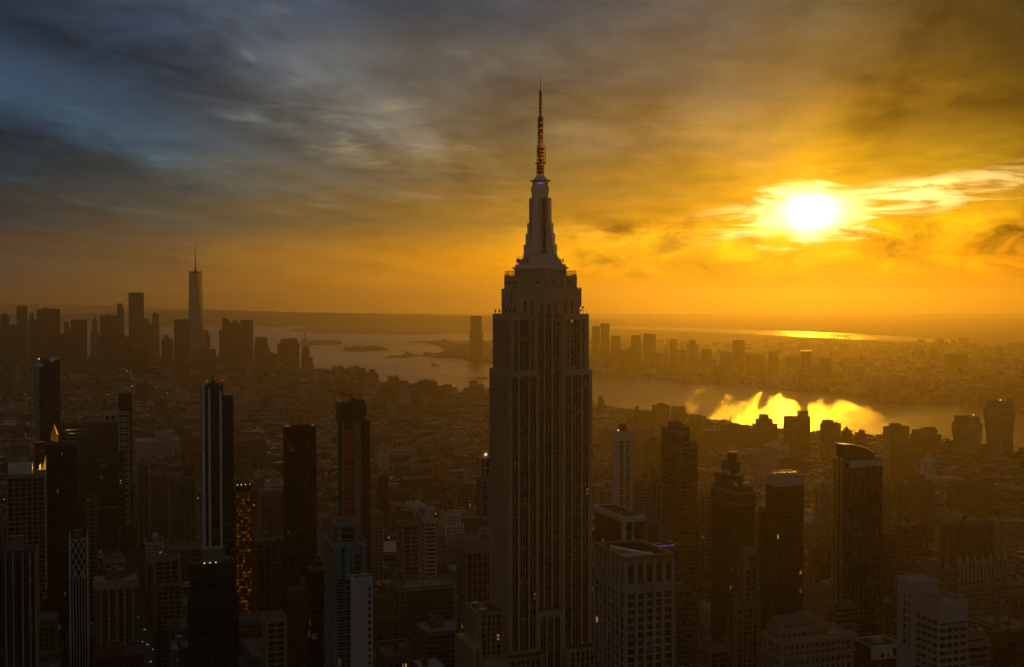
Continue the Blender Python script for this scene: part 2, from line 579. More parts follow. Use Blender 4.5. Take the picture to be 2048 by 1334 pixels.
m, n, b, out = base_mat('river_water')
t = n.new('ShaderNodeTexCoord')
mp = n.new('ShaderNodeMapping')
n.link(t.outputs['Object'], mp.inputs[0])
mp.inputs['Scale'].default_value = (1.0, 0.14, 1.0)
w1 = n.noise(mp.outputs[0], 0.20, 3, 0.6)
w2 = n.noise(mp.outputs[0], 0.03, 4, 0.5)
calm = n.noise(t.outputs['Object'], 0.0011, 4, 0.55, 1.0)
bp = n.new('ShaderNodeBump')
bp.inputs['Strength'].default_value = 1.0
bp.inputs['Distance'].default_value = 3.6
n.link(n.m('ADD', w1, n.m('MULTIPLY', w2, 2.0)), bp.inputs['Height'])
n.link(bp.outputs[0], b.inputs['Normal'])
b.inputs['Base Color'].default_value = (0.018, 0.020, 0.018, 1)
n.link(n.rng(calm, 0.35, 0.65, 0.19, 0.27), b.inputs['Roughness'])
b.inputs['IOR'].default_value = 1.33
b.inputs['Specular IOR Level'].default_value = 0.4

m, n, b, out = base_mat('city_ground')
t = n.new('ShaderNodeTexCoord')
a = n.noise(t.outputs['Object'], 0.02, 6, 0.6)
n.link(n.mix(a, (0.03, 0.03, 0.03), (0.075, 0.072, 0.068)), b.inputs['Base Color'])
b.inputs['Roughness'].default_value = 0.9

m, n, b, out = base_mat('low_land')
t = n.new('ShaderNodeTexCoord')
a = n.noise(t.outputs['Object'], 0.006, 7, 0.65)
a2 = n.noise(t.outputs['Object'], 0.0009, 4, 0.6)
c = n.ramp(a, [(0.35, (0.06, 0.065, 0.04)), (0.5, (0.12, 0.11, 0.085)), (0.66, (0.22, 0.21, 0.18))])
n.link(n.mix(n.rng(a2, 0.4, 0.6), c, (0.09, 0.09, 0.06)), b.inputs['Base Color'])
b.inputs['Roughness'].default_value = 0.95

m, n, b, out = base_mat('asphalt')
t = n.new('ShaderNodeTexCoord')
a = n.noise(t.outputs['Object'], 0.3, 5, 0.6)
n.link(n.mix(a, (0.035, 0.035, 0.036), (0.065, 0.064, 0.062)), b.inputs['Base Color'])
b.inputs['Roughness'].default_value = 0.6
base_mat('paint_white')[2].inputs['Base Color'].default_value = (0.7, 0.7, 0.68, 1)

mb = MB()
FARY = 33000.0
mb.face([(-26000, -1500, 0), (26000, -1500, 0), (26000, FARY, 0), (-26000, FARY, 0)], [(0, 0)] * 4)
structure('river_water', mb, 'river_water')

SHORE = [ground(*p) for p in ((560, 750), (640, 752), (700, 757), (800, 775), (860, 788), (920, 798), (985, 802), (1100, 815), (1200, 822), (1300, 838),
                              (1400, 852), (1500, 866), (1620, 880), (1750, 890), (1900, 905), (2060, 925))]
manh = [(p.x, p.y) for p in SHORE] + [(2600, 1400), (2600, -900), (-2600, -900), (-2600, 3800), (-2300, 6900), (-1500, 7000), (-1100, 5900)]
poly_land('ground', manh, GZ, 'city_ground')
nj_px = [(838, 711), (870, 716), (915, 717), (940, 722), (990, 728), (1100, 737), (1190, 746), (1230, 753), (1340, 757), (1352, 766), (1500, 772), (1580, 780), (1640, 784),
         (1700, 793), (1790, 806), (1880, 803), (1960, 812), (2060, 822), (2500, 860), (2500, 716), (2060, 693), (1860, 685), (1690, 679), (1580, 673), (1430, 665), (1300, 660), (1180, 656),
         (1060, 668), (980, 681), (930, 681), (868, 681), (811, 684), (850, 687), (884, 693), (893, 700), (880, 706)]
NJ = [ground(*p) for p in nj_px]
poly_land('jersey_ground', [(p.x, p.y) for p in NJ], 2.5, 'low_land')
bay_px = [(575, 660), (590, 664), (640, 667), (760, 668), (830, 670), (900, 667), (985, 664), (1060, 660), (1180, 650), (1280, 653), (1420, 657), (1560, 661), (1700, 667), (1850, 676), (2060, 689), (2700, 730)]
bay = [(ground(*p).x, ground(*p).y) for p in bay_px] + [(24000, FARY - 50), (900, FARY - 50), (-2600, 19000)]
poly_land('bay_ground', bay, 2.2, 'low_land')
for nm, pl in (('liberty_island_ground', [(588, 690), (600, 684), (640, 682.5), (672, 684), (688, 687.5), (670, 689.5), (620, 690.5)]),
               ('ellis_island_ground', [(676, 700), (700, 697), (740, 695.5), (772, 697), (779, 699.5), (745, 702), (700, 702.5)]),
               ('pier_island_ground', [(768, 714), (800, 710), (835, 709), (842, 712), (812, 715.5), (775, 716)])):
    poly_land(nm, [(ground(*p).x, ground(*p).y) for p in pl], 2.4, 'low_land')


def ridge(name, prof, Y0, Y1, seed):
    """a long hill: crest heights read off the skyline, sloping down to both sides"""
    rnd = random.Random(seed)
    mb = MB()
    rows = []
    for k in range(7):
        f = k / 6
        y = Y0 + (Y1 - Y0) * f
        hump = math.sin(math.pi * (0.12 + 0.76 * f)) if 0 < k < 6 else 0.0
        row = []
        for i, (px, py) in enumerate(prof):
            p = at(px, py, (Y0 + Y1) / 2)
            row.append((p.x * y / ((Y0 + Y1) / 2), y, max(1.0, p.z * hump * (1 + rnd.uniform(-0.05, 0.03)) + 1)))
        rows.append(row)
    for k in range(6):
        for i in range(len(prof) - 1):
            q = [rows[k][i], rows[k][i + 1], rows[k + 1][i + 1], rows[k + 1][i]]
            mb.face(q, [(0, 0)] * 4)
    return structure(name, mb, 'low_land')


def fine(prof, n=6, seed=1):
    rnd = random.Random(seed)
    o = []
    for (a, b), (c, d) in zip(prof, prof[1:]):
        for i in range(n):
            f = i / n
            o.append((a + (c - a) * f, b + (d - b) * f + rnd.uniform(-0.35, 0.35)))
    return o + [prof[-1]]


ridge('hills', fine([(-700, 640), (-300, 632), (0, 628), (150, 627), (250, 624), (330, 622), (380, 620), (430, 619), (470, 620), (560, 623), (640, 625.5), (760, 627), (900, 630), (1060, 634), (1250, 640)]), 15500, 19000, 3)
ridge('far_hills', fine([(-900, 606), (-200, 606), (0, 607), (110, 609), (200, 611), (300, 614), (420, 619), (500, 626)]), 26000, 31000, 4)
ridge('horizon_hills', fine([(900, 630), (1100, 629), (1300, 629), (1580, 629), (1880, 628.5), (1900, 627.5), (1960, 627), (2100, 627.5), (2900, 626)]), 27000, 32000, 5)


# ---------------------------------------------------------------- buildings
def roof_tank(parent, x, y, z, r=2.1, h=3.8, legs=3.2):
    mb = MB()
    for a in range(4):
        cx, cy = x + r * 0.75 * math.cos(a * 1.5708 + 0.785), y + r * 0.75 * math.sin(a * 1.5708 + 0.785)
        mb.box(cx - 0.16, cx + 0.16, cy - 0.16, cy + 0.16, z, z + legs, 1)
    mb.cyl(x, y, r, r * 0.97, z + legs, z + legs + h, 12, 0, bottom=True)
    mb.cyl(x, y, r * 1.08, 0.05, z + legs + h, z + legs + h + r * 0.75, 12, 1)
    return mb.build('water_tank', ['wood', 'steel_dark'], parent)


STY = {}


def style(name, wall, glass='glass', bay=3.4, fl=3.6, pier=1.6, band=1.7, pd=0.35, bd=0.22, corner=1.8, attic=2.4, roof='roof_grey'):
    STY[name] = dict(wall=wall, glass=glass, bay=bay, fl=fl, pier=pier, band=band, pd=pd, bd=bd, corner=corner, attic=attic, roof=roof)


style('tan', 'tan'); style('cream', 'cream'); style('white', 'white', roof='roof_silver'); style('red', 'brick_red'); style('brown', 'brick_brown', roof='roof_tar')
style('grey', 'grey'); style('loft', 'cream', bay=5.2, fl=4.0, pier=1.0, band=1.1); style('loft_brown', 'brick_brown', bay=5.0, fl=4.0, pier=1.1, band=1.2)
style('ribbon', 'grey', bay=6.0, fl=3.7, pier=0.3, band=1.5, pd=0.15, bd=0.3, corner=0.6)
style('ribbon_white', 'white', bay=8.0, fl=3.6, pier=0.3, band=1.5, pd=0.15, bd=0.3, corner=0.8)
style('ribbon_brown', 'brown_band', 'glass_tower', bay=40.0, fl=4.1, pier=0.3, band=1.15, pd=0.2, bd=0.4, corner=0.5, roof='roof_tar')
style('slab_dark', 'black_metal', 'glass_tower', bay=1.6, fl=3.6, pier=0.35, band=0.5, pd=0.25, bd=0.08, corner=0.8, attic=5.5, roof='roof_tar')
style('slab_bronze', 'bronze', 'glass_amber', bay=2.0, fl=3.5, pier=0.5, band=0.45, pd=0.3, bd=0.08, corner=1.0, attic=2.0, roof='roof_tar')
style('slab_bands', 'black_metal', 'glass_tower', bay=60, fl=4.0, pier=0.3, band=1.8, pd=0.1, bd=0.2, corner=0.5, attic=4.0, roof='roof_tar')
style('piers', 'tan', bay=3.6, fl=3.7, pier=1.3, band=0.9, pd=0.7, bd=0.1, corner=2.2, attic=5.0)
style('piers_grey', 'grey', bay=4.0, fl=3.7, pier=1.2, band=0.9, pd=0.8, bd=0.1, corner=2.2, attic=3.0)
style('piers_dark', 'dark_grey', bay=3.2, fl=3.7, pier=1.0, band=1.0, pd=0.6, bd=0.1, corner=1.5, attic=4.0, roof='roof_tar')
style('glassy', 'dark_grey', 'glass_blue', bay=1.8, fl=3.5, pier=0.18, band=0.45, pd=0.12, bd=0.08, corner=0.4, attic=2.0)
style('grid', 'cream', bay=4.6, fl=4.2, pier=0.8, band=0.8, pd=0.3, bd=0.3, corner=1.0)
style('balcony', 'concrete', 'glass_blue', bay=5.0, fl=3.1, pier=0.4, band=0.35, pd=0.3, bd=0.9, corner=1.0, attic=1.5)


def facade(wall, core, x0, x1, y0, y1, z0, z1, s):
    core.box(x0, x1, y0, y1, z0, z1 - 0.05)
    co, pd, bd = s['corner'], s['pd'], s['bd']
    for (ax, sx) in ((x0, 1), (x1, -1)):
        for (ay, sy) in ((y0, 1), (y1, -1)):
            xs = sorted((ax - sx * (pd + 0.02), ax + sx * co))
            ys = sorted((ay - sy * (pd + 0.02), ay + sy * co))
            wall.box(xs[0], xs[1], ys[0], ys[1], z0, z1)
    for lo, hi, horiz in ((x0, x1, True), (y0, y1, False)):
        L = hi - lo - 2 * co
        nb = max(1, round(L / s['bay']))
        for i in range(1, nb):
            c = lo + co + L * i / nb
            p = s['pier'] / 2
            for side in (0, 1):
                if horiz:
                    a, bq = (y0 - pd, y0 + 0.2) if side == 0 else (y1 - 0.2, y1 + pd)
                    wall.box(c - p, c + p, a, bq, z0, z1 - 0.03)
                else:
                    a, bq = (x0 - pd, x0 + 0.2) if side == 0 else (x1 - 0.2, x1 + pd)
                    wall.box(a, bq, c - p, c + p, z0, z1 - 0.03)
    H = z1 - z0 - s['attic']
    nf = max(1, int(H / s['fl']))
    for i in range(nf):
        z = z1 - s['attic'] - (i + 1) * s['fl'] + (s['fl'] - s['band'])
        z = z1 - s['attic'] - (i + 1) * s['fl']
        if z > z0:
            wall.box(x0 - bd, x1 + bd, y0 - bd, y1 + bd, z, z + s['band'])
    wall.box(x0 - bd - 0.01, x1 + bd + 0.01, y0 - bd - 0.01, y1 + bd + 0.01, z1 - s['attic'], z1 + 0.02)


class Built:
    pass


def resolve(pxl, pxr, Y, pxc=None, ratio=0.8, rot=ROT):
    mid = (pxl + pxr) / 2
    th = math.atan((mid - CX) / F)
    al = rot + th
    k = Y * math.cos(th) / F
    if pxc is not None and abs(math.sin(al)) > 0.08:
        D = (pxc - pxl) * k / abs(math.sin(al))
        W = (pxr - pxc) * k / math.cos(al)
    else:
        W = (pxr - pxl) * k / (math.cos(al) + ratio * abs(math.sin(al)))
        D = W * ratio
    return at(mid, 700, Y), W, D


def bld(name, label, pxl, pxr, py, Y, pxc=None, ratio=0.8, rot=ROT, st='tan', tiers=None, roof='', group=None, cat='building', ref=None, z=None, base=GZ):
    s = STY[st] if isinstance(st, str) else st
    p, W, D = resolve(pxl, pxr, Y, pxc, ratio, rot)
    o = Built()
    o.W, o.D, o.s = W, D, s
    Yf = Y - (W * abs(math.sin(rot)) + D * math.cos(rot)) / 2
    o.Yf = Yf
    mid = (pxl + pxr) / 2
    o.zof = lambda q: at(mid, q, Yf).z
    o.e = thing(name, label, cat, (p.x, p.y, 0), rot, group)
    wall, core, rf = MB(), MB(), MB()
    tiers = tiers or [(0, 1, 0, 1, py)]
    zb = base
    o.tiers = []
    for tr in tiers:
        a, b, c, d, q = tr[:5]
        if len(tr) > 5:
            zb = base
        x0, x1, y0, y1 = -W / 2 + a * W, -W / 2 + b * W, -D / 2 + c * D, -D / 2 + d * D
        zt = o.zof(q) if z is None else z
        facade(wall, core, x0, x1, y0, y1, zb, zt, s)
        bd = s['bd'] + 0.03
        wall.ring(x0 - bd, x1 + bd, y0 - bd, y1 + bd, zt - 0.3, zt + 1.1, 0.45)
        rf = MB()
        rf.box(x0, x1, y0, y1, zt - 0.1, zt + 0.12)
        rf.build('roof', s['roof'], o.e)
        o.tiers.append((x0, x1, y0, y1, zb, zt))
        zb = zt
    o.z = zb
    wall.build('wall', s['wall'], o.e)
    core.build('glazing', s['glass'], o.e)
    x0, x1, y0, y1, _, zt = o.tiers[-1]
    w, d = x1 - x0, y1 - y0
    rnd = random.Random(label)
    if 'b' in roof:
        mb = MB()
        cx, cy = x0 + w * rnd.uniform(0.35, 0.65), y0 + d * rnd.uniform(0.4, 0.7)
        mb.box(cx - w * 0.2, cx + w * 0.2, cy - d * 0.22, cy + d * 0.22, zt + 0.1, zt + 4.5 + min(6, w * 0.1))
        mb.box(cx - w * 0.1, cx + w * 0.05, cy - d * 0.12, cy + d * 0.1, zt + 4.5 + min(6, w * 0.1), zt + 7 + min(6, w * 0.1))
        mb.build('bulkhead', s['wall'], o.e)
    if 'm' in roof:
        for i in range(min(9, int(4 + w * d / 160))):
            cx, cy = x0 + w * rnd.uniform(0.1, 0.9), y0 + d * rnd.uniform(0.1, 0.9)
            a, h = rnd.uniform(0.7, 2.2), rnd.uniform(1.0, 3.0)
            each('air_unit', [(cx - a, cx + a, cy - a * 0.7, cy + a * 0.7, zt + 0.1, zt + h)], 'grey', o.e)
    for ch in roof:
        if ch == 't':
            roof_tank(o.e, x0 + w * rnd.uniform(0.2, 0.8), y0 + d * rnd.uniform(0.25, 0.75), zt + 0.1)
    if 'a' in roof:
        mb = MB()
        for i in range(3):
            cx, cy, h = x0 + w * rnd.uniform(0.2, 0.8), y0 + d * rnd.uniform(0.2, 0.8), rnd.uniform(6, 14)
            mb.bar((cx, cy, zt), (cx, cy, zt + h), 0.25)
        mb.build('antenna', 'steel_dark', o.e)
    top = project(at(mid, py, Yf))[1]
    SEEN.append((pxl, pxr, py, 1400, Y))
    FOOT.append((p.x, p.y, 0.5 * math.hypot(W, D)))
    if ref:
        REFS.append((ref, mid, py, Y))
    return o


# ---------------------------------------------------------------- the limestone tower
EY = 765.0
EP = at(1080.5, 700, EY)
zE = lambda q: at(1080, q, 742.0).z
zM = lambda q: at(1078, q, EY).z
esb = thing('skyscraper', 'tallest limestone tower with stepped shoulders, silver mast and long lit antenna', 'skyscraper', (EP.x, EP.y, 0), ROT)
SEEN.append((980, 1188, 540, 1400, EY))
FOOT.append((EP.x, EP.y, 62))
FOOT.append((EP.x + 30, EP.y + 12, 50))
W2, D2, REC = 28.0, 18.8, 4.0
stone = MB()
FLH = 3.75


def bay_part(face, u0, u1, yv, z0, z1, cols):
    """one recessed strip of windows: glass, spandrels and mullions. face: 'n','s','e','w'; yv: the wall's plane"""
    mb = MB()

    def bx(a, b2, d0, d1, za, zb, mi):
        if face == 'n':
            mb.box(a, b2, yv - d1, yv - d0, za, zb, mi)
        elif face == 's':
            mb.box(a, b2, yv + d0, yv + d1, za, zb, mi)
        elif face == 'e':
            mb.box(yv - d1, yv - d0, a, b2, za, zb, mi)
        else:
            mb.box(yv + d0, yv + d1, a, b2, za, zb, mi)
    bx(u0, u1, 0.0, 0.10, z0, z1, 0)
    nf = int((z1 - z0) / FLH)
    for i in range(nf):
        za = z1 - (i + 1) * FLH
        bx(u0, u1, 0.10, 0.20, za, za + 1.75, 1)
    for i in range(1, cols):
        c = u0 + (u1 - u0) * i / cols
        bx(c - 0.11, c + 0.11, 0.10, 0.34, z0, z1, 2)
    return mb.build('window_bay', ['glass_office', 'spandrel', 'aluminium'], esb)


def wing_face(face, plane, lo, hi, pattern, z0, z1, mirror=False, head=3.5, pier_d=0.75):
    """pattern: alternating pier, bay, pier ... widths; columns per bay 2 or 3 from its width"""
    tot = sum(pattern)
    k = (hi - lo) / tot
    pat = pattern[::-1] if mirror else pattern
    u = lo
    for i, w in enumerate(pat):
        w *= k
        if i % 2 == 0:
            if face == 'n':
                stone.box(u, u + w, plane - pier_d, plane, z0, z1)
            elif face == 's':
                stone.box(u, u + w, plane, plane + pier_d, z0, z1)
            elif face == 'e':
                stone.box(plane - pier_d, plane, u, u + w, z0, z1)
            else:
                stone.box(plane, plane + pier_d, u, u + w, z0, z1)
        else:
            bay_part(face, u, u + w, plane, z0, z1 - head, 1 if w < 1.8 else 2 if w < 4.6 else 3)
            g = 0.02
            if face == 'n':
                stone.box(u - g, u + w + g, plane - pier_d + 0.06, plane, z1 - head, z1 - 0.04)
            elif face == 's':
                stone.box(u - g, u + w + g, plane, plane + pier_d - 0.06, z1 - head, z1 - 0.04)
            elif face == 'e':
                stone.box(plane - pier_d + 0.06, plane, u - g, u + w + g, z1 - head, z1 - 0.04)
            else:
                stone.box(plane, plane + pier_d - 0.06, u - g, u + w + g, z1 - head, z1 - 0.04)
        u += w


WP = [2.6, 3.6, 1.6, 5.5, 1.3, 3.9, 1.9]
CPAT = [0.8, 3.8, 1.5, 3.8, 1.5, 3.8, 0.8]
EPAT = [2.4] + [2.5, 1.3] * 8 + [2.5, 2.4]
z_low = GZ
zt1, zt2, zt3, zt4 = zE(741), zE(628), zE(576), zE(550)
p = 0.75
# main shaft: two wings and a recessed middle
for sgn in (-1, 1):
    xs = sorted((sgn * 8.0, sgn * (W2 - p)))
    stone.box(xs[0], xs[1], -D2 + p, D2 - p, z_low, zt1 - 0.02)
    xf = sorted((sgn * 8.0, sgn * W2))
    wing_face('n', -D2 + p, xf[0], xf[1], WP, zE(1300), zt1, mirror=sgn > 0)
    wing_face('s', D2 - p, xf[0], xf[1], WP, 80, zt1, mirror=sgn > 0)
    # second shaft
    xs2 = sorted((sgn * 8.0, sgn * (26.2 - p)))
    stone.box(xs2[0], xs2[1], -17.4 + p, 17.4 - p, zt1, zt2 - 0.02)
    xf2 = sorted((sgn * 8.0, sgn * 26.2))
    WP2 = [2.6, 1.9, 1.3, 5.5, 1.3, 1.9, 2.6]
    wing_face('n', -17.4 + p, xf2[0], xf2[1], WP2, zt1, zt2, mirror=sgn > 0)
    wing_face('s', 17.4 - p, xf2[0], xf2[1], WP2, zt1, zt2, mirror=sgn > 0)
    f = 'e' if sgn < 0 else 'w'
    wing_face(f, sgn * (W2 - p), -D2 + 0.02, D2 - 0.02, EPAT, 60, zt1, pier_d=0.32)
    wing_face(f, sgn * (26.2 - p), -17.38, 17.38, [2.2] + [2.3, 1.2] * 7 + [2.3, 2.2], zt1, zt2, pier_d=0.32)
stone.box(-8.0, 8.0, -D2 + REC + p, D2 - REC - p, z_low, zt3 - 0.02)
wing_face('n', -D2 + REC + p, -8.0, 8.0, CPAT, zE(1228), zE(590), head=5)
wing_face('s', D2 - REC - p, -8.0, 8.0, CPAT, 80, zE(590), head=5)
# lower middle with three arched bays
zar = zE(1232)
stone.box(-8.0, 8.0, -D2 + 1.2, -D2 + REC + p, z_low, zar - 3.2)
pat = [1.5, 3.4, 1.4, 3.4, 1.4, 3.4, 1.5]
wing_face('n', -D2 + 1.2, -8.0, 8.0, pat, z_low, zar - 3.2, head=0.1, pier_d=0.9)
stone.box(-8.0, 8.0, -D2 + 0.6, -D2 + REC + p, zar - 0.8, zar)
u = -8.0
for i, w in enumerate(pat):
    if i % 2 == 1:
        seg = 8
        for j in range(seg):           # arch head: stepped voussoirs
            a0, a1 = math.pi * j / seg, math.pi * (j + 1) / seg
            r = w / 2
            xa, xb = u + r - r * math.cos(a0), u + r - r * math.cos(a1)
            hz = zar - 3.2 + 2.2 * math.sin((a0 + a1) / 2)
            stone.box(xa, xb, -D2 + 0.35, -D2 + 1.4, hz, zar - 0.78)
        bay_part('n', u, u + w, -D2 + 1.3, zar - 3.2, zar - 0.85, 2)
    else:
        stone.box(u, u + w, -D2 + 0.3, -D2 + 1.4, zar - 3.2, zar - 0.79)
    u += w
# shoulder below the deck and the deck storey
stone.box(-21 + 0.4, 21 - 0.4, -14.3 + 0.4, 14.3 - 0.4, zt2, zt3 - 0.02)
A3 = [4.2, 1.6, 2.2, 2.0, 4.0, 2.3, 2.0, 2.3, 2.0, 2.3, 4.0, 2.0, 2.2, 1.6, 4.2]
wing_face('n', -14.7 + 0.4, -21, 21, A3, zt2, zE(577), head=8.0, pier_d=0.6)
wing_face('s', 14.7 - 0.4, -21, 21, A3, zt2, zE(577), head=8.0, pier_d=0.6)
for f, sg in (('e', -1), ('w', 1)):
    wing_face(f, sg * (21 - 0.6), -14.3, 14.3, [3.5, 1.6, 2.5, 1.6, 2.5, 1.6, 2.5, 1.6, 2.5, 1.6, 3.5], zt2, zE(577), head=8.0, pier_d=0.6)
stone.box(-19.7, 19.7, -13.4, 13.4, zt3 - 0.02, zt4)
for i in range(-5, 6):                  # fluting of the deck storey
    stone.box(i * 3.5 - 0.55, i * 3.5 + 0.55, -14.0, -13.4, zt2 + 12, zt4 - 0.3)
for sx in (-1, 1):
    for i in range(-3, 4):
        xs = sorted((sx * 19.7, sx * 20.2))
        stone.box(xs[0], xs[1], i * 3.6 - 0.6, i * 3.6 + 0.6, zt3, zt4 - 0.3)
# crests on the corners of the deck storey
for sx in (-1, 1):
    for sy in (-1, 1):
        stone.cyl(sx * 18.2, sy * 12.0, 1.6, 1.3, zt4, zt4 + 0.9, 10)
stone.build('limestone_wall', 'limestone', esb)
for xq in (-12.5, -7.0, -1.2, 4.0, 9.2, 14.4):
    each('small_window', [(xq - 0.7, xq + 0.7, -14.08, -13.35, zE(567), zE(561.5))], 'glass_office', esb)
for yq in (-8, -3, 3, 8):
    each('small_window', [(-20.3, -19.6, yq - 0.7, yq + 0.7, zE(567), zE(561.5))], 'glass_office', esb)

# lower wings with their own roofs
low = MB()
lowc = MB()
ls = dict(STY['piers'], wall='limestone', bay=3.3, pier=1.3, attic=2.2)
zw = zE(1222)
facade(low, lowc, -44.5, -28.0, -9.0, 16.5, z_low, zw - 1.0, ls)
facade(low, lowc, 28.0, 44.5, -9.0, 16.5, z_low, zw - 1.0, ls)
zs = zE(1306)
facade(low, lowc, -31.5, -8.1, -26.5, -19.6, z_low, zs, ls)
facade(low, lowc, 8.1, 31.5, -26.5, -19.6, z_low, zs + 2.0, ls)
facade(low, lowc, -50.0, -44.6, -15, 20, z_low, zE(1290), ls)
facade(low, lowc, -44.4, -31.6, -26.4, -9.1, z_low, zs - 3, ls)
facade(low, lowc, 44.6, 50.0, -15, 20, z_low, zE(1290), ls)
low.build('lower_wing', 'limestone', esb)
lowc.build('lower_glazing', 'glass_office', esb)
each('setback_roof', [(-44.0, -28.5, -8.5, 16.0, zw - 1.0, zw - 0.85), (28.5, 44.0, -8.5, 16.0, zw - 1.0, zw - 0.85),
                      (-31.2, -8.4, -26.0, -19.9, zs, zs + 0.15), (8.4, 31.2, -26.0, -19.9, zs + 2.0, zs + 2.15)], 'roof_tar', esb)
for xq, yq in ((-40, 12), (-40, -5)):
    mb = MB()
    mb.box(xq - 2.2, xq + 2.2, yq - 1.2, yq + 1.2, zw - 0.8, zw + 0.4)
    mb.build('skylight', 'white_metal', esb)

# observation deck: fence, pavilion, stepped base of the mast
mb = MB()
for x0, x1, y0, y1 in ((-19.4, 19.4, -13.1, -13.05), (-19.4, 19.4, 13.05, 13.1), (-19.4, -19.35, -13, 13), (19.35, 19.4, -13, 13)):
    mb.box(x0, x1, y0 - 0.03, y1 + 0.03, zt4 + 2.9, zt4 + 3.05)
for i in range(53):
    x = -19.4 + i * 38.8 / 52
    for y in (-13.08, 13.08):
        mb.box(x - 0.045, x + 0.045, y - 0.045, y + 0.045, zt4, zt4 + 3.2)
for i in range(36):
    y = -13 + i * 26 / 35
    for x in (-19.38, 19.38):
        mb.box(x - 0.045, x + 0.045, y - 0.045, y + 0.045, zt4, zt4 + 3.2)
mb.build('deck_fence', 'steel_dark', esb)
pv, pg = MB(), MB()
pg.box(-13.6, 13.6, -10.3, 10.3, zt4, zM(536))
for i in range(25):
    x = -13.2 + i * 26.4 / 24
    for y in (-10.4, 10.4):
        pv.box(x - 0.3, x + 0.3, y - 0.15, y + 0.15, zt4, zM(537))
for i in range(17):
    y = -9.8 + i * 19.6 / 16
    for x in (-13.7, 13.7):
        pv.box(x - 0.15, x + 0.15, y - 0.3, y + 0.3, zt4, zM(537))
for hw, hd, qa, qb in ((14.8, 11.2, 538, 534), (13.4, 10.2, 534, 529), (11.4, 9.6, 529, 526), (10.9, 9.2, 526, 519), (9.6, 8.4, 519, 516), (8.8, 7.8, 516, 510)):
    pv.box(-hw, hw, -hd, hd, zM(qa), zM(qb) - 0.02)
pv.build('deck_pavilion', 'aluminium', esb)
pg.build('pavilion_glazing', 'glass_amber', esb)
# mooring mast
body, gl = MB(), MB()
zb0, zb1 = zM(510), zM(396)
body.cyl(0, 0, 5.9, 5.3, zb0, zb1, 16, ph=math.pi / 16)
for k in range(4):
    a = k * math.pi / 2
    ca, sa = math.cos(a), math.sin(a)

    def ob(mb_, r0, r1, h, za, zb):
        pl = [(r0, -h), (r1, -h), (r1, h), (r0, h)]
        mb_.prism([(x * ca - y * sa, x * sa + y * ca) for x, y in pl], za, zb)
    ob(gl, 4.6, 6.15, 1.7, zb0 + 0.5, zM(398))
    for sgn in (-1, 1):
        pl = [(4.5, sgn * 2.0 - 0.3), (6.5, sgn * 2.0 - 0.3), (6.5, sgn * 2.0 + 0.3), (4.5, sgn * 2.0 + 0.3)]
        body.prism([(x * ca - y * sa, x * sa + y * ca) for x, y in pl], zb0, zM(396))
    # diagonal wings, stepped
    a += math.pi / 4
    ca, sa = math.cos(a), math.sin(a)
    for r, h, q in ((10.4, 2.7, 489), (9.2, 2.5, 467), (8.1, 2.3, 446), (6.9, 2.1, 399)):
        ob(body, 2.0, r, h, zb0, zM(q))
body.build('mooring_mast', 'aluminium', esb)
gl.build('mast_glazing', 'glass_blue', esb)
dr_ = MB()
dr_.cyl(0, 0, 5.6, 5.6, zM(396), zM(384), 24)
dr_.cyl(0, 0, 6.0, 5.9, zM(384), zM(374), 24, bottom=True)
dr_.cyl(0, 0, 5.2, 5.2, zM(374), zM(363), 24)
dr_.cyl(0, 0, 6.4, 6.8, zM(363), zM(361), 24, bottom=True)
dr_.cyl(0, 0, 5.0, 2.3, zM(361), zM(351), 20)
dr_.build('mast_drum', 'aluminium', esb)
mb = MB()
for i in range(5):
    a = -math.pi / 2 - 0.33 + (i - 2) * 0.16
    mb = MB()
    mb.ball((5.25 * math.cos(a), 5.25 * math.sin(a), zM(368)), 0.34, n=6, k=4)
    mb.build('violet_lamp', 'lamp_violet', esb)
ant = MB()


def lattice(mb_, r, za, zb, step):
    for i in range(4):
        x, y = (r if i in (0, 3) else -r), (r if i < 2 else -r)
        mb_.bar((x, y, za), (x, y, zb), 0.34)
    nst = max(1, int((zb - za) / step))
    for j in range(nst):
        z0, z1 = za + (zb - za) * j / nst, za + (zb - za) * (j + 1) / nst
        for i in range(4):
            P = [(r, r), (-r, r), (-r, -r), (r, -r)]
            q0, q1 = P[i], P[(i + 1) % 4]
            mb_.bar((*q0, z0), (*q1, z1), 0.22)
            mb_.bar((*q0, z1), (*q1, z1), 0.22)


ant.cyl(0, 0, 1.05, 0.9, zM(351), zM(290), 8)
lattice(ant, 1.7, zM(351), zM(327), 2.2)
lattice(ant, 1.55, zM(327), zM(290), 2.2)
ant.cyl(0, 0, 0.8, 0.7, zM(290), zM(236), 8)
lattice(ant, 1.2, zM(290), zM(236), 2.4)
ant.cyl(0, 0, 0.55, 0.5, zM(236), zM(183), 8)
lattice(ant, 0.5, zM(236), zM(183), 2.0)
ant.cyl(0, 0, 0.26, 0.12, zM(183), zM(153), 6)
for q, r in ((327, 3.4), (236, 2.1), (183, 0.85)):
    ant.cyl(0, 0, r, r, zM(q) - 0.3, zM(q) + 0.3, 14, bottom=True)
for q, r in ((345, 2.3), (338, 2.3), (333, 2.3), (309, 1.9), (302, 1.9), (297, 1.9), (263, 1.65), (251.5, 1.65), (241, 1.6), (205, 0.75), (214, 0.75), (222, 0.75)):
    ant.cyl(0, 0, r, r, zM(q) - 0.7, zM(q) + 0.7, 10, bottom=True)
ant.bar((3.0, -0.6, zM(327)), (3.0, -0.6, zM(291)), 0.42)
ant.bar((0.8, 0, zM(291.5)), (3.2, -0.6, zM(291.5)), 0.3)
ao = ant.build('antenna', 'steel_dark', esb)
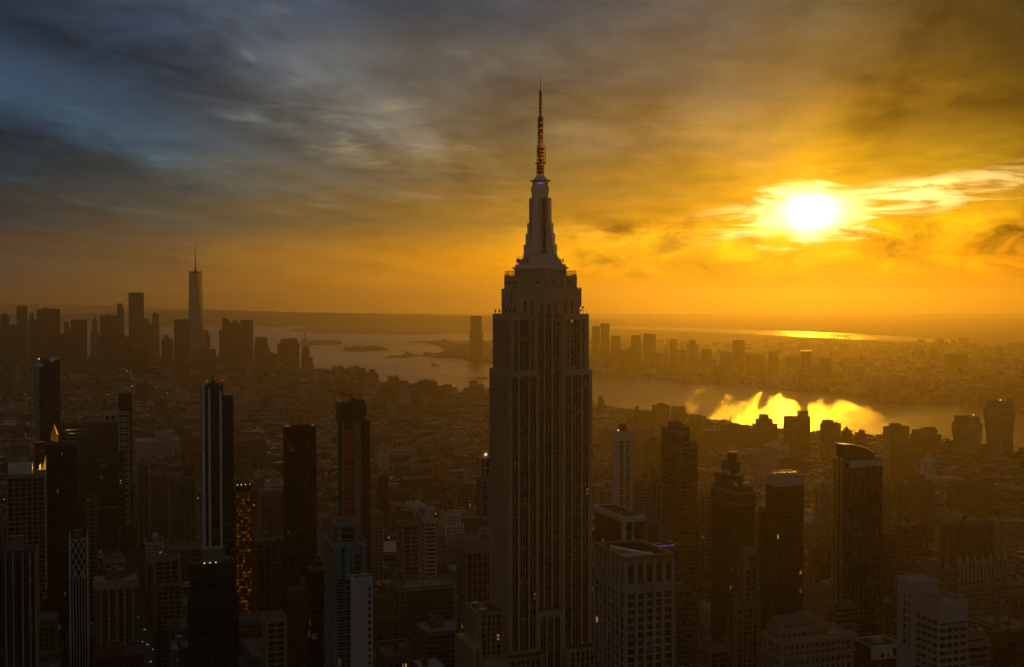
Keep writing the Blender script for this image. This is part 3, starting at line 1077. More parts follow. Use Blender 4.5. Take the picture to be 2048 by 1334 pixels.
for v in (507, 570, 633, 700, 730, 752, 775, 817, 852, 890, 957, 994, 1030, 1066, 375, 330, 415):
    q = 150 + v / 5.337
    rr = 1.35 if v < 640 else 1.8
    if v < 500:
        rr = 0.65
    mb = MB()
    mb.box(-rr * 0.62 + 0.4, rr * 0.62 + 0.4, -rr - 0.2, -rr * 0.5, zM(q) - 0.3, zM(q) + 0.3, bottom=True)
    mb.build('antenna_lamp', 'lamp_orange', ao)
# side aerials, roof whips, dishes
mb = MB()
for sx, x in ((-1, -22.8), (1, 23.6)):
    zc = zE(578) if sx < 0 else zE(574)
    ze = zE(604) if sx < 0 else zE(614)
    wb = 0.35 if sx < 0 else 0.85
    mb.bar((x, -10, ze), (x, -10, zc), wb)
    mb.bar((sx * 20.5, -10, zc - 0.3), (x, -10, zc - 0.3), 0.3)
    mb.bar((sx * 20.5, -10, ze + 3.5), (x, -10, ze + 0.8), 0.3)
    if sx < 0:
        for i in range(9):
            mb.bar((x - 0.5, -10, ze + i), (x + 0.5, -10, ze + i), 0.2)
rnd = random.Random(11)
for i in range(16):
    x, y = rnd.choice((-1, 1)) * rnd.uniform(9.5, 13.6), rnd.uniform(-9.5, 9.5)
    zb = zM(526) if abs(x) < 11 else zM(529)
    mb.bar((x, y, zb), (x, y, zb + rnd.uniform(2, 9)), 0.22)
    if rnd.random() < 0.6:
        mb.box(x - 0.35, x + 0.35, y - 0.3, y + 0.3, zb + 1.5, zb + 3.6)
for i in range(14):
    x, y = rnd.choice((-1, 1)) * rnd.uniform(22, 25.3), rnd.uniform(-16, 16)
    mb.bar((x, y, zt2), (x, y, zt2 + rnd.uniform(1.5, 5.5)), 0.22)
    if rnd.random() < 0.5:
        mb.box(x - 0.4, x + 0.4, y - 0.3, y + 0.3, zt2 + 0.8, zt2 + 2.6)
mb.build('roof_aerial', 'steel_dark', esb)
for x, y, z, r in ((19.5, -15.9, zt2 + 1.6, 0.9), (21.5, -15.9, zt2 + 2.2, 0.7), (22.6, -16.2, zt2 + 4.0, 0.8), (17.6, -14.6, zE(570), 0.8), (-6.5, -10.6, zM(508), 0.7)):
    mb = MB()
    mb.ball((x, y, z), r, n=10, k=6)
    mb.build('dish', 'white', esb)
REFS.append(('limestone tower', 1083, 700, 740))

# ---------------------------------------------------------------- towers of the near city, one by one
def lamps(parent, pts, mat='lamp_red', r=0.5, name='warning_lamp'):
    for q in pts:
        mb = MB()
        mb.ball(q, r, n=6, k=4)
        mb.build(name, mat, parent)


# tall tower with pale vertical fins and spire
o = bld('residential_tower', 'dark glass tower with tall pale vertical fins, thin rooftop spire and red lamps', 401, 466, 775, 820, ratio=0.75, st='glassy',
        tiers=[(0.62, 1.0, 0.05, 1, 798, 'g'), (0.0, 0.62, 0, 1, 776, 'g')], ref='fin tower')
x0, x1, y0, y1, _, zt = o.tiers[1]
mb = MB()
for f, q in ((0.02, 765), (0.20, 777), (0.57, 783)):
    x = x0 + o.W * f
    mb.box(x - 0.65, x + 0.65, y0 - 1.5, y0 - 0.15, GZ, o.zof(q))
mb.box(-o.W / 2 - 0.9, -o.W / 2 - 0.2, y0 + 1, y0 + 2.6, GZ, o.zof(770))
mb.build('facade_fin', 'white_metal', o.e)
mb = MB()
mb.box(x0 + o.W * 0.22, x0 + o.W * 0.55, y0 + 4, y1 - 6, zt + 0.1, o.zof(768))
mb.cyl(x0 + o.W * 0.38, y0 + 9, 2.2, 1.2, o.zof(768), o.zof(763), 10)
mb.bar((x0 + o.W * 0.38, y0 + 9, o.zof(763)), (x0 + o.W * 0.38, y0 + 9, o.zof(749)), 0.7)
mb.build('spire', 'dark_grey', o.e)
mb = MB()
xr = x0 + o.W * 0.66
mb.bar((xr, y0 + 3, o.zof(797)), (xr, y0 + 3, o.zof(764)), 0.9)
mb.bar((xr - 1.5, y0 + 3, o.zof(797)), (xr, y0 + 3, o.zof(775)), 0.4)
mb.build('roof_mast', 'steel_dark', o.e)
lamps(o.e, [(x0 + 2.4, y0 - 0.8, o.zof(763)), (xr, y0 + 3, o.zof(763))], r=0.6)

# slim dark slab, red lamps on its rim
o = bld('residential_tower', 'slim dark bronze slab tower with red lamps along its flat roof edge', 566, 631, 856, 950, ratio=0.5, st='slab_bronze', ref='bronze slab')
x0, x1, y0, y1, _, zt = o.tiers[-1]
mb = MB()
mb.bar((x0, y0 + 2, zt + 1.6), (x0 + 3.4, y0 - 0.4, zt + 1.2), 0.5)
mb.bar((x1 - 2.8, y0 - 0.4, zt + 1.4), (x1 - 1.4, y0 - 0.4, zt + 1.2), 0.5)
mb.build('light_strip', 'lamp_red', o.e)
lamps(o.e, [(x0 + 0.2, y0, zt + 2.0), (x1 - 3.0, y0, zt + 2.0)], r=0.6)
for fx in (0.16, 0.36):
    each('lit_window', [(x0 + o.W * fx - 1.5, x0 + o.W * fx + 1.5, y0 - 0.12, y0 + 0.05, o.zof(886), o.zof(862)),
                        (x0 + o.W * fx - 1.2, x0 + o.W * fx + 1.2, y0 - 0.12, y0 + 0.05, o.zof(918), o.zof(906))], 'glass_amber', o.e)

# tower under construction with hoist and cranes
o = bld('unfinished_tower', 'slender tower under construction with orange netting, bulky formwork top and hoist', 677, 735, 845, 1030, ratio=0.7, st='piers_dark', ref='unfinished tower')
x0, x1, y0, y1, _, zt = o.tiers[-1]
W, D = o.W, o.D
mb = MB()
mb.box(x0 - 0.6, x0 + W * 0.05, y0 - 0.9, y0 + 1, GZ, zt)
mb.box(x0 + W * 0.48, x0 + W * 0.74, y0 - 0.9, y0 + 1, GZ, zt)
mb.build('concrete_core', 'concrete', o.e)
mb = MB()
for qa, qb in ((925, 858), (1020, 932), (1052, 1026)):
    mb.box(x0 + W * 0.06, x0 + W * 0.47, y0 - 0.75, y0 - 0.4, o.zof(qa), o.zof(qb))
nf = 0
mb.build('safety_net', 'orange_net', o.e)
mb = MB()
z = GZ + 20
while z < o.zof(915):
    mb.box(x0 + W * 0.055, x0 + W * 0.475, y0 - 1.0, y0 - 0.7, z, z + 0.7)
    z += 3.6
for i in range(5):
    x = x0 + W * (0.07 + 0.1 * i)
    mb.box(x - 0.2, x + 0.2, y0 - 0.95, y0 - 0.72, GZ, o.zof(915))
mb.build('floor_edge', 'black_metal', o.e)
mb = MB()
mb.box(x0 + W * 0.75, x1 + 1.4, y0 - 2.5, y0 + 2, GZ, zt + 2)
mb.build('hoist_tower', 'bronze', o.e)
mb = MB()
zz = o.zof(806)
mb.box(x0 - W * 0.1, x0 + W * 0.55, y0 - 2, y1 + 1, zt, zz)
mb.box(x0 + W * 0.55, x0 + W * 0.86, y0 - 1.5, y1, zt + 2, zz + 2)
mb.box(x0 - W * 0.13, x0 - W * 0.1, y0 - 3, y1, zt + 3, zz - 3)
mb.box(x0 + W * 0.83, x0 + W * 0.93, y0 - 3, y1, zt + 5, zz - 2)
for i in range(14):
    x = x0 - W * 0.1 + W * 0.98 * i / 13
    mb.bar((x, y0 - 2.2, zt), (x, y0 - 2.2, zz + (i * 37 % 5) * 0.7), 0.5)
mb.build('formwork', 'dark_grey', o.e)
ex, ey = o.e.location.x, o.e.location.y


def crane(label, px, qa, qb, tip_px, tip_q, Y, color):
    b = at(px, qa, Y)
    e = thing('tower_crane', label, 'crane', (b.x, Y, b.z), 0.0, 'cranes on the unfinished tower')
    top = at(px, qb, Y)
    tip = at(tip_px, tip_q, Y)
    mb = MB()
    lattice(mb, 0.8, -6.0, top.z - b.z, 2.0)
    mb.build('crane_mast', color, e)
    mb = MB()
    A, B = Vector((0, 0, top.z - b.z)), Vector((tip.x - b.x, 0, tip.z - b.z))
    n = 9
    for i in range(n):
        f0, f1 = i / n, (i + 1) / n
        p, q = A.lerp(B, f0), A.lerp(B, f1)
        u = Vector((0, 0, 1.5 * (1 - f0) + 0.4))
        v = Vector((0, 0, 1.5 * (1 - f1) + 0.4))
        mb.bar(p, q, 0.8)
        mb.bar(p + u, q + v, 0.7)
        mb.bar(p, q + v, 0.5)
    mb.build('jib', color, e)
    mb = MB()
    C_ = A - (B - A).normalized() * 5
    mb.bar(A, C_, 1.2)
    mb.bar(A, A + Vector((0, 0, 6)), 0.6)
    mb.bar(A + Vector((0, 0, 6)), B, 0.3)
    mb.box(C_.x - 1.2, C_.x + 1.2, -1, 1, C_.z - 2.2, C_.z - 0.2)
    mb.box(-1.2, 1.2, -1.1, 1.1, top.z - b.z - 2.4, top.z - b.z - 0.2)
    mb.build('counterweight', 'steel_dark', e)
    return e


crane('orange lattice crane with its long jib slanting down over the formwork', 706, 806, 797, 672, 783, 1022, 'orange_net')
crane('short luffing crane with a steep raised jib on the formwork', 718, 806, 800, 726, 783, 1026, 'orange_net')

# glowing tower of lit floors
o = bld('unfinished_tower', 'slim tower of lit bare floors glowing orange behind dark scaffolding', 467, 501, 972, 1050, ratio=0.8, st='slab_dark', ref='glowing tower')
x0, x1, y0, y1, _, zt = o.tiers[-1]
mb = MB()
mb.box(x0 + o.W * 0.05, x1 - o.W * 0.05, y0 - 0.3, y0 + 0.1, GZ + 20, zt - 6)
mb.build('lit_floors', 'glass_lit', o.e)
mb = MB()
z = GZ + 20
while z < zt:
    mb.box(x0 - 0.4, x1 + 0.4, y0 - 1.2, y0 - 0.35, z, z + 0.9)
    z += 3.2
for i in range(8):
    x = x0 + o.W * i / 7
    mb.box(x - 0.25, x + 0.25, y0 - 1.3, y0 - 0.4, GZ, zt + 2)
mb.build('scaffolding', 'black_metal', o.e)
lamps(o.e, [(x0 + o.W * f, y0 - 0.5, zt + 1.0) for f in (0.1, 0.35, 0.62, 0.88)], 'lamp_warm', 0.45, 'work_lamp')
mb = MB()
lattice(mb, 0.7, zt, zt + 14, 2.2)
mb.bar((0, 0, zt + 13), (7, 0, zt + 19), 0.6)
mb.build('hoist_mast', 'orange_net', o.e)

# stage-like dark slabs at the left
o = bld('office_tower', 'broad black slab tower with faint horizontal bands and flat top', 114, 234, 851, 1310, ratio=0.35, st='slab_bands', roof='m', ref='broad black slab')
x0, x1, y0, y1, _, zt = o.tiers[-1]
mb = MB()
for i in range(9):
    if i == 3:
        continue
    x = x0 + o.W * (0.64 + i * 0.035)
    mb.box(x, x + o.W * 0.018, y0 - 0.4, y0 - 0.22, o.zof(1021), o.zof(1018.5))
mb.build('lit_window', 'glass_lit', o.e)
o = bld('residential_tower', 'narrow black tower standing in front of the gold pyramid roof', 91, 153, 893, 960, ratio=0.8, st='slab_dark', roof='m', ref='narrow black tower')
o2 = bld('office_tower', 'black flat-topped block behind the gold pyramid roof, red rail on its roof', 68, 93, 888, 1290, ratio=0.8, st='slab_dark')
x0, x1, y0, y1, _, zt = o2.tiers[-1]
mb = MB()
mb.bar((x0, y0, zt + 2), (x0 + o2.W * 0.8, y0, zt + 2), 0.25)
mb.build('roof_rail', 'lamp_red', o2.e)

# gold pyramid roof
Yn = 1150
pn = at(107, 700, Yn)
e = thing('gilded_tower', 'stone tower with gilded pyramid roof and gold lantern at its peak', 'tower', (pn.x, pn.y, 0), ROT)
zn = lambda q: at(107, q, Yn).z
mb = MB()
k = Yn / F
mb.box(-33 * k, 33 * k, -30 * k, 30 * k, GZ, zn(940))
mb.build('wall', 'far_cream', e)
mb = MB()
mb.cyl(0, 0, 27 * k, 12.5 * k, zn(941), zn(893), 8, ph=math.pi / 8)
for sx in (-1, 1):
    for sy in (-1, 1):
        mb.cyl(sx * 27 * k, sy * 25 * k, 2.4 * k, 0.3, zn(940), zn(926), 6)
mb.build('pyramid_roof', 'gold_leaf', e)
lan = MB()
lan.cyl(0, 0, 12.0 * k, 10.0 * k, zn(893), zn(886), 8, ph=math.pi / 8)
for i in range(8):
    a = i * math.pi / 4
    lan.cyl(6.4 * k * math.cos(a), 6.4 * k * math.sin(a), 0.9 * k, 0.8 * k, zn(886), zn(869), 6)
lan.cyl(0, 0, 4.2 * k, 4.0 * k, zn(886), zn(869), 8)
lan.cyl(0, 0, 7.6 * k, 7.0 * k, zn(869), zn(866.5), 8)
lan.cyl(0, 0, 6.2 * k, 0.5 * k, zn(866.5), zn(849), 8)
lan.cyl(0, 0, 0.5 * k, 0.2 * k, zn(849), zn(844), 6)
lan.build('lantern', 'gold_leaf', e)
lamps(e, [(math.cos(a) * 11 * k, math.sin(a) * 11 * k, zn(888)) for a in (-1.2, -1.9, -2.6)], 'lamp_orange', 0.5, 'flood_lamp')
for sx in (-1, 1):
    ld = bpy.data.lights.new('flood_light', 'POINT')
    ld.energy = 9000
    ld.color = (1.0, 0.68, 0.22)
    ld.shadow_soft_size = 0.6
    lo = bpy.data.objects.new('flood_light', ld)
    C.objects.link(lo)
    lo.parent = e
    lo.location = (sx * 20 * k, -34 * k, zn(925))
SEEN.append((80, 134, 845, 1400, Yn))
FOOT.append((pn.x, pn.y, 22))
REFS.append(('gold lantern', 107, 870, Yn))

o = bld('office_building', 'pale stone block with many punched windows and bluish screened roof', 11, 90, 952, 1040, ratio=0.7, st='grid', ref='pale punched block')
x0, x1, y0, y1, _, zt = o.tiers[-1]
mb = MB()
mb.ring(x0 + 1, x0 + o.W * 0.66, y0 + 1, y1 - 1, zt + 0.2, o.zof(932), 0.5)
mb.build('roof_screen', 'white_metal', o.e)

# glass tower with a slanted roof
p, W, D = resolve(67, 118.5, 1590, 78.5, 0.9, R(27))
e = thing('glass_tower', 'dark teal-edged glass tower with slanted roofline and red tip lamp', 'tower', (p.x, p.y, 0), R(27))
zl, zr = at(79, 733, 1575).z, at(118, 716, 1575).z
mb = MB()
x0, x1, y0, y1 = -W / 2, W / 2, -D / 2, D / 2
P = [(x0, y0), (x1, y0), (x1, y1), (x0, y1)]
zz = [zl, zr, zr, zl]
cum = [0, W, W + D, 2 * W + D]
for i in range(4):
    j = (i + 1) % 4
    L = W if i % 2 == 0 else D
    mb.face([(*P[i], GZ), (*P[j], GZ), (*P[j], zz[j]), (*P[i], zz[i])], [(0, GZ), (L, GZ), (L, zz[j]), (0, zz[i])], 1 if i == 3 else 0)
mb.face([(*P[i], zz[i]) for i in range(4)], [(0, 0)] * 4)
mb.build('glazing', ['glass_tower', 'teal_panel'], e)
mb = MB()
for i in range(1, 52):
    z = GZ + i * 4.2
    if z < zl - 1:
        mb.ring(x0 - 0.15, x1 + 0.15, y0 - 0.15, y1 + 0.15, z, z + 0.5, 0.2)
for i in range(9):
    x = x0 + W * i / 8
    mb.box(x - 0.18, x + 0.18, y0 - 0.25, y0, GZ, zl + (zr - zl) * i / 8)
mb.build('frame', 'black_metal', e)
mb = MB()
mb.box(x0 + W * 0.25, x0 + W * 0.6, y0 + D * 0.4, y0 + D * 0.7, zl + 2, zl + 9)
mb.bar((x0 + W * 0.12, 0, zl), (x0 + W * 0.12, 0, zl + 9), 0.5)
mb.build('roof_plant', 'dark_grey', e)
lamps(e, [(x1 - 1, y0, zr + 1), (x1 - 9, y0, zr - 3)], r=0.6)
lamps(e, [(x0 + W * 0.12, 0, zl + 9.5)], 'lamp_white', 0.7, 'roof_lamp')
SEEN.append((67, 118, 718, 1400, 1590))
FOOT.append((p.x, p.y, 26))
REFS.append(('slant-roofed tower', 93, 720, 1590))

# pale-banded thin tower
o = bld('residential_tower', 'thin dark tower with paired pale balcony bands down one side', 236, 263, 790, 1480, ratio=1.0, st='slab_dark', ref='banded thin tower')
x0, x1, y0, y1, _, zt = o.tiers[-1]
mb = MB()
q = 824
while o.zof(q) > 30:
    for dq in (0, 4.5):
        zc = o.zof(q + dq)
        mb.box(x0 - 0.5, x0 + o.W * 0.78, y0 - 1.0, y0 - 0.26, zc - 0.6, zc + 0.6)
    q += 12.3
for f in (0.02, 0.4, 0.76):
    mb.box(x0 + o.W * f - 0.3, x0 + o.W * f + 0.3, y0 - 0.8, y0 - 0.3, 30, o.zof(824))
mb.build('balcony_band', 'white', o.e)

# white lattice tower
o = bld('lattice_tower', 'very slim tower wrapped in white diamond lattice that turns into pointed ribs', 136, 171, 1080, 830, ratio=0.9, st='slab_dark', ref='white lattice tower')
x0, x1, y0, y1, _, zt = o.tiers[-1]
W = o.W
mb = MB()
zb = o.zof(1160)
for f in (0, 1):
    mb.bar((x0 + W * f, y0 - 0.5, GZ), (x0 + W * f, y0 - 0.5, o.zof(1068)), 0.75)
mb.bar((x0, y0 - 0.5, zt), (x1, y0 - 0.5, zt), 0.55)
mb.bar((x0, y1 + 0.5, GZ), (x0, y1 + 0.5, o.zof(1068)), 0.6)
mb.bar((x1, y1 + 0.5, GZ), (x1, y1 + 0.5, o.zof(1068)), 0.6)
cell = W / 3.0
hc = (zt - zb) / 3.6
rw = 0.46
for face in range(3):
    def put(p, q):
        if face == 0:
            mb.bar((x0 + p[0], y0 - 0.5, p[1]), (x0 + q[0], y0 - 0.5, q[1]), rw)
        elif face == 1:
            mb.bar((x0 - 0.5, y0 + p[0] * o.D / W, p[1]), (x0 - 0.5, y0 + q[0] * o.D / W, q[1]), rw)
        else:
            mb.bar((x1 + 0.5, y0 + p[0] * o.D / W, p[1]), (x1 + 0.5, y0 + q[0] * o.D / W, q[1]), rw)
    for i in range(-4, 8):
        for sg in (-1, 1):
            n = 24
            prev = None
            for j in range(n + 1):
                z = zt - (zt - zb) * j / n
                x = i * cell + sg * (zt - z) / hc * cell
                if prev is not None and 0 <= x <= W and 0 <= prev[0] <= W:
                    put(prev, (x, z))
                prev = (x, z)
    for i in range(1, 6):
        xr = W * i / 6
        zend = zb - (abs(i - 3) * -2.0)
        put((xr, GZ), (xr, zend - 5))
        tx = xr + (W / 12 if i % 2 else -W / 12) * (1 if i < 3 else -1)
        prev = (xr, zend - 5)
        for j in range(1, 7):
            f = j / 6
            pt = (xr + (tx - xr) * f * f, zend - 5 + 8 * f)
            put(prev, pt)
            prev = pt
mb.build('white_lattice', 'white_metal', o.e)
mb = MB()
mb.box(x0 + W * 0.24, x0 + W * 0.7, y0 + 3, y1 - 3, zt + 0.1, o.zof(1063))
mb.build('bulkhead', 'grey', o.e)

# left edge
o = bld('office_building', 'dark block with tall pale vertical strips and small tank house on its roof', -40, 71, 1110, 700, ratio=0.5, st='piers_dark', roof='m', ref='pale-stripped dark block')
x0, x1, y0, y1, _, zt = o.tiers[-1]
mb = MB()
for pxx in (8, 23, 43, 58, 70):
    x = x0 + o.W * (pxx + 40) / 111
    mb.box(x - 0.3, x + 0.3, y0 - 1.0, y0 - 0.5, GZ, zt)
mb.build('facade_strip', 'white', o.e)
mb = MB()
mb.box(x0 + o.W * 0.51, x0 + o.W * 0.75, y0 + 6, y1 - 8, zt, o.zof(1082))
mb.box(x0 + o.W * 0.49, x0 + o.W * 0.77, y0 + 5, y1 - 7, o.zof(1082), o.zof(1079))
mb.build('tank_house', 'cream', o.e)
o = bld('arcaded_building', 'stone building with four tall round arches under a heavy pale cornice', 186, 269, 1168, 900, ratio=0.8, st='piers', roof='bm', ref='four-arch building')
x0, x1, y0, y1, _, zt = o.tiers[-1]
mb = MB()
zt2_ = o.zof(1179)
for i in range(5):
    x = x0 + o.W * (0.12 + 0.195 * i)
    mb.box(x - 0.9, x + 0.9, y0 - 1.5, y0, GZ, zt2_ - 1)
for i in range(4):
    c = x0 + o.W * (0.12 + 0.195 * (i + 0.5))
    r = o.W * 0.0975
    for j in range(10):
        a0, a1 = math.pi * j / 10, math.pi * (j + 1) / 10
        h = (r - 0.9) * math.sin((a0 + a1) / 2)
        mb.box(c - r * math.cos(a0), c - r * math.cos(a1), y0 - 1.35, y0, zt2_ - r + h, zt2_)
mb.box(x0 - 1.6, x1 + 1.6, y0 - 2.2, y1 + 1.6, zt2_, zt2_ + 1.2)
mb.box(x0 - 0.8, x1 + 0.8, y0 - 1.2, y1 + 0.8, zt2_ + 1.2, zt + 0.4)
for i in range(14):
    x = x0 + o.W * i / 13
    mb.box(x - 0.5, x + 0.5, y0 - 2.4, y0 - 2.0, zt2_ - 0.8, zt2_ + 0.3)
mb.build('arcade', 'limestone', o.e)
bld('slim_building', 'slim beige building with a single column of windows and thin roof mast', 171, 191, 1006, 1000, ratio=1.3, st='tan', roof='ba', ref='slim beige building')
bld('office_building', 'narrow brown building wedged between the broad black slab and banded tower', 234, 248, 905, 1380, ratio=1.2, st='brown')
bld('office_building', 'grey stone building with stepped white roof terraces above the dark avenue', 303, 361, 1168, 1000, ratio=0.9, st='loft', tiers=[(0, 1, 0, 1, 1170), (0.0, 0.95, 0.3, 1, 1122)], roof='m', ref='terraced building')
o = bld('office_tower', 'near-black tower with pale mechanical box on top, lowest in the frame', 372, 473, 1140, 600, ratio=0.7, st='slab_dark', tiers=[(0, 1, 0, 1, 1196), (0.05, 0.95, 0.1, 1, 1136)], roof='m', ref='near-black tower')
x0, x1, y0, y1, _, zt = o.tiers[-1]
mb = MB()
mb.box(x0 + o.W * 0.22, x0 + o.W * 0.7, y0 + 3, y1 - 4, zt, o.zof(1105))
mb.build('mechanical_box', 'grey', o.e)
lamps(o.e, [(x0 + o.W * f, y0 + 2.4, zt + 1.0) for f in (0.26, 0.38, 0.5)], 'lamp_white', 0.25, 'terrace_lamp')

# teal tower and white slab
o = bld('residential_tower', 'glass tower with teal upper panels, stacked balconies and set-back plant room', 649, 728, 1088, 600, 667, st='balcony', tiers=[(0, 1, 0, 1, 1090), (0.25, 0.78, 0.25, 0.85, 1054)], roof='m', ref='teal-topped tower')
x0, x1, y0, y1, z0_, zt = o.tiers[0]
mb = MB()
for a, b, q in ((0.02, 0.22, 1160), (0.36, 0.5, 1160), (0.5, 0.82, 1112), (0.86, 0.99, 1150)):
    mb.box(x0 + o.W * a, x0 + o.W * b, y0 - 1.15, y0 - 0.3, o.zof(q), zt - 0.3)
mb.box(x0 + o.W * 0.56, x0 + o.W * 0.62, y0 - 1.25, y0 - 0.3, o.zof(1135), o.zof(1100))
mb.build('teal_cladding', 'teal_panel', o.e)
mb = MB()
for i in range(60):
    z = zt - 6 - i * 3.1
    if z < 20:
        break
    mb.box(x0 - 2.2, x0 + 2.5, y0 - 1.8, y1 - 6, z, z + 0.25)
    mb.box(x0 + o.W * 0.24, x0 + o.W * 0.4, y0 - 1.9, y0 - 0.2, z, z + 0.22)
mb.build('balcony_slab', 'concrete', o.e)
o = bld('residential_tower', 'tall blank white slab with one column of small dark windows at its edge', 701, 742, 1160, 520, ratio=0.8, st=dict(STY['white'], bay=99, fl=500, band=0.1, corner=1.0, wall='white', glass='white', attic=1.0), ref='blank white slab')
x0, x1, y0, y1, _, zt = o.tiers[-1]
for i in range(40):
    z = zt - 3.5 - i * 2.95
    if z < 40:
        break
    mb = MB()
    mb.box(x1 - 1.6, x1 - 0.5, y0 - 0.42, y0 - 0.2, z - 1.5, z)
    mb.build('window', 'glass', o.e)
mb = MB()
for i in range(1, 18):
    z = zt - i * 7.2
    mb.box(x0, x1 - 1.9, y0 - 0.03, y0 + 0.1, z, z + 0.12)
mb.build('wall_joint', 'grey', o.e)
mb = MB()
for i in range(9):
    x = x0 + o.W * (i + 0.5) / 9
    mb.cyl(x, y0 + 1.5, 0.7, 0.4, zt + 0.1, zt + 1.4, 6)
mb.build('roof_planter', 'roof_tar', o.e)
bld('office_tower', 'brown glass tower of fine grid standing just beside the teal-topped tower', 612, 651, 1146, 640, 620, st=dict(STY['glassy'], glass='glass_amber', wall='bronze', bay=2.2), roof='mb', ref='fine-grid tower')

# mid distance
bld('office_building', 'long cream building of regular window pairs behind the unfinished tower', 634, 766, 1036, 1200, ratio=0.35, st='cream', roof='tbm', ref='long cream building')
bld('loft_building', 'brown loft block with gridded windows between glowing tower and bronze slab', 503, 570, 1086, 1000, ratio=0.9, st='loft_brown', roof='tm', ref='gridded brown loft')
bld('loft_building', 'low pale-roofed block with a row of white attic windows', 522, 570, 1240, 800, ratio=1.2, st='loft', roof='m')
bld('office_building', 'amber-lit penthouse block on the shoulder of the brown lofts', 572, 613, 1184, 830, ratio=1.0, st='brown', roof='tm')
o = bld('office_building', 'narrow white building with wide window strips and notched crown', 843, 872, 1043, 1050, 850, st='ribbon_white', roof='b', ref='narrow white building')
bld('loft_building', 'cream loft with dark courtyard opening, joined to narrow white building', 792, 838, 1050, 1080, ratio=1.3, st='loft', roof='tm')
o = bld('office_building', 'white-gridded dark block with recessed black top storey, touching limestone tower', 913, 986, 1082, 870, 932, st=dict(STY['grid'], wall='cream', pier=0.55, band=0.55, attic=9.5, bay=3.9, fl=6.0), roof='m', ref='white-gridded block')
o = bld('office_building', 'beige windowless block carrying a white billboard with dark emblem', 931, 985, 1044, 925, ratio=0.8, st=dict(STY['tan'], bay=99, fl=300, attic=1.0, glass='tan'), roof='m', ref='billboard block')
x0, x1, y0, y1, _, zt = o.tiers[-1]
sg = thing('billboard', 'white rectangular billboard with dark scroll emblem on beige block', 'billboard', (o.e.location.x, o.e.location.y, 0), ROT)
mb = MB()
xa, xb = x0 + o.W * 0.34, x0 + o.W * 0.8
za, zb_ = o.zof(1073), o.zof(1056)
mb.box(xa, xb, y0 - 1.0, y0 - 0.5, za, zb_)
mb.build('panel', 'white', sg)
mb = MB()
c, h = (xa + xb) / 2, (zb_ - za)
for i in range(12):
    f = (i - 5.5) / 5.5
    x = c + f * (xb - xa) * 0.36
    zz_ = za + h * (0.5 + 0.10 * math.cos(f * 5))
    mb.box(x - 0.36, x + 0.36, y0 - 1.08, y0 - 1.0, zz_ - h * 0.05 * (1.6 - abs(f)), zz_ + h * 0.08 * (1.5 - abs(f)))
mb.box(c - 0.3, c + 0.3, y0 - 1.09, y0 - 1.0, za + h * 0.45, za + h * 0.78)
mb.box(c - (xb - xa) * 0.2, c + (xb - xa) * 0.2, y0 - 1.07, y0 - 1.0, za + h * 0.3, za + h * 0.34)
mb.build('emblem', 'black_metal', sg)
o = bld('office_tower', 'grey tower with black glazed crown in white frames beside limestone tower', 955, 990, 957, 1000, 961, st=dict(STY['piers_grey'], wall='grey'), ratio=1.0, roof='', ref='black-crowned tower')
x0, x1, y0, y1, _, zt = o.tiers[-1]
mb, mg = MB(), MB()
zc = o.zof(917)
mg.box(x0 + 0.5, x1 - 0.5, y0 + 0.5, y1 - 0.5, zt, zc)
for f in (0, 0.33, 0.66, 1):
    mb.box(x0 + (x1 - x0 - 0.8) * f, x0 + (x1 - x0 - 0.8) * f + 0.8, y0 + 0.1, y0 + 0.9, zt, zc)
    mb.box(x0 + 0.1, x0 + 0.9, y0 + (y1 - y0 - 0.8) * f, y0 + (y1 - y0 - 0.8) * f + 0.8, zt, zc)
for z in (zt, (zt + zc) / 2, zc - 0.5):
    mb.ring(x0, x1, y0, y1, z, z + 0.8, 0.8)
for k_ in range(3):
    mb.box(x0 + 2, x0 + 8, y0 + 3, y1 - 3, zc + 0.9 + k_ * 2.2, zc + 2.0 + k_ * 2.2)
mb.build('crown_frame', 'white', o.e)
mg.build('crown_glazing', 'glass_tower', o.e)
lamps(o.e, [(x0 + 5, y0 + 1, zc + 3)], 'lamp_warm', 1.2, 'flood_lamp')
bld('ornate_building', 'ornate cream block of tall windows with golden edge and black roof', 906, 946, 966, 1500, 914, st='grid', roof='bt', ref='ornate cream block')
bld('slab_building', 'plain dark slab with thin pale edge rising from low roofs', 753, 775, 955, 1500, 755, st='slab_dark', roof='t', ref='plain dark slab')
bld('apartment_tower', 'white stepped apartment tower amid low hazy roofs', 756, 778, 902, 2000, st='white', tiers=[(0, 1, 0, 1, 912), (0.15, 0.85, 0.1, 0.9, 895)], roof='b', ref='white stepped tower')
bld('warehouse', 'long white classical building with attic penthouse and many small windows', 269, 357, 883, 2200, ratio=0.5, st='white', tiers=[(0, 1, 0, 1, 883), (0.46, 0.85, 0.2, 0.8, 867)], roof='m', ref='long white building')
bld('warehouse', 'tan warehouse beside the long white building', 361, 402, 877, 2150, ratio=0.8, st='tan', roof='m')
bld('warehouse', 'wide gridded tan block just behind the fin tower', 468, 531, 880, 2000, ratio=0.6, st='grid', roof='tm', ref='wide tan block')
bld('office_building', 'fluted brown building with wide dark piers and penthouse', 333, 391, 957, 1350, ratio=0.8, st='piers', tiers=[(0, 1, 0, 1, 957), (0.48, 0.98, 0.1, 0.8, 927)], roof='t', ref='fluted brown building')
bld('office_building', 'tan gridded building with tall window bays and flat roof', 272, 297, 928, 1500, ratio=1.0, st='loft', roof='tm')
bld('office_building', 'shallow tan building with dark cornice beside tall window bays', 298, 333, 953, 1420, ratio=0.9, st='tan', roof='m')
o = bld('domed_building', 'stone building with white drum and small golden dome on its corner', 511, 568, 984, 1300, ratio=0.9, st='piers', ref='golden-domed building')
x0, x1, y0, y1, _, zt = o.tiers[-1]
mb = MB()
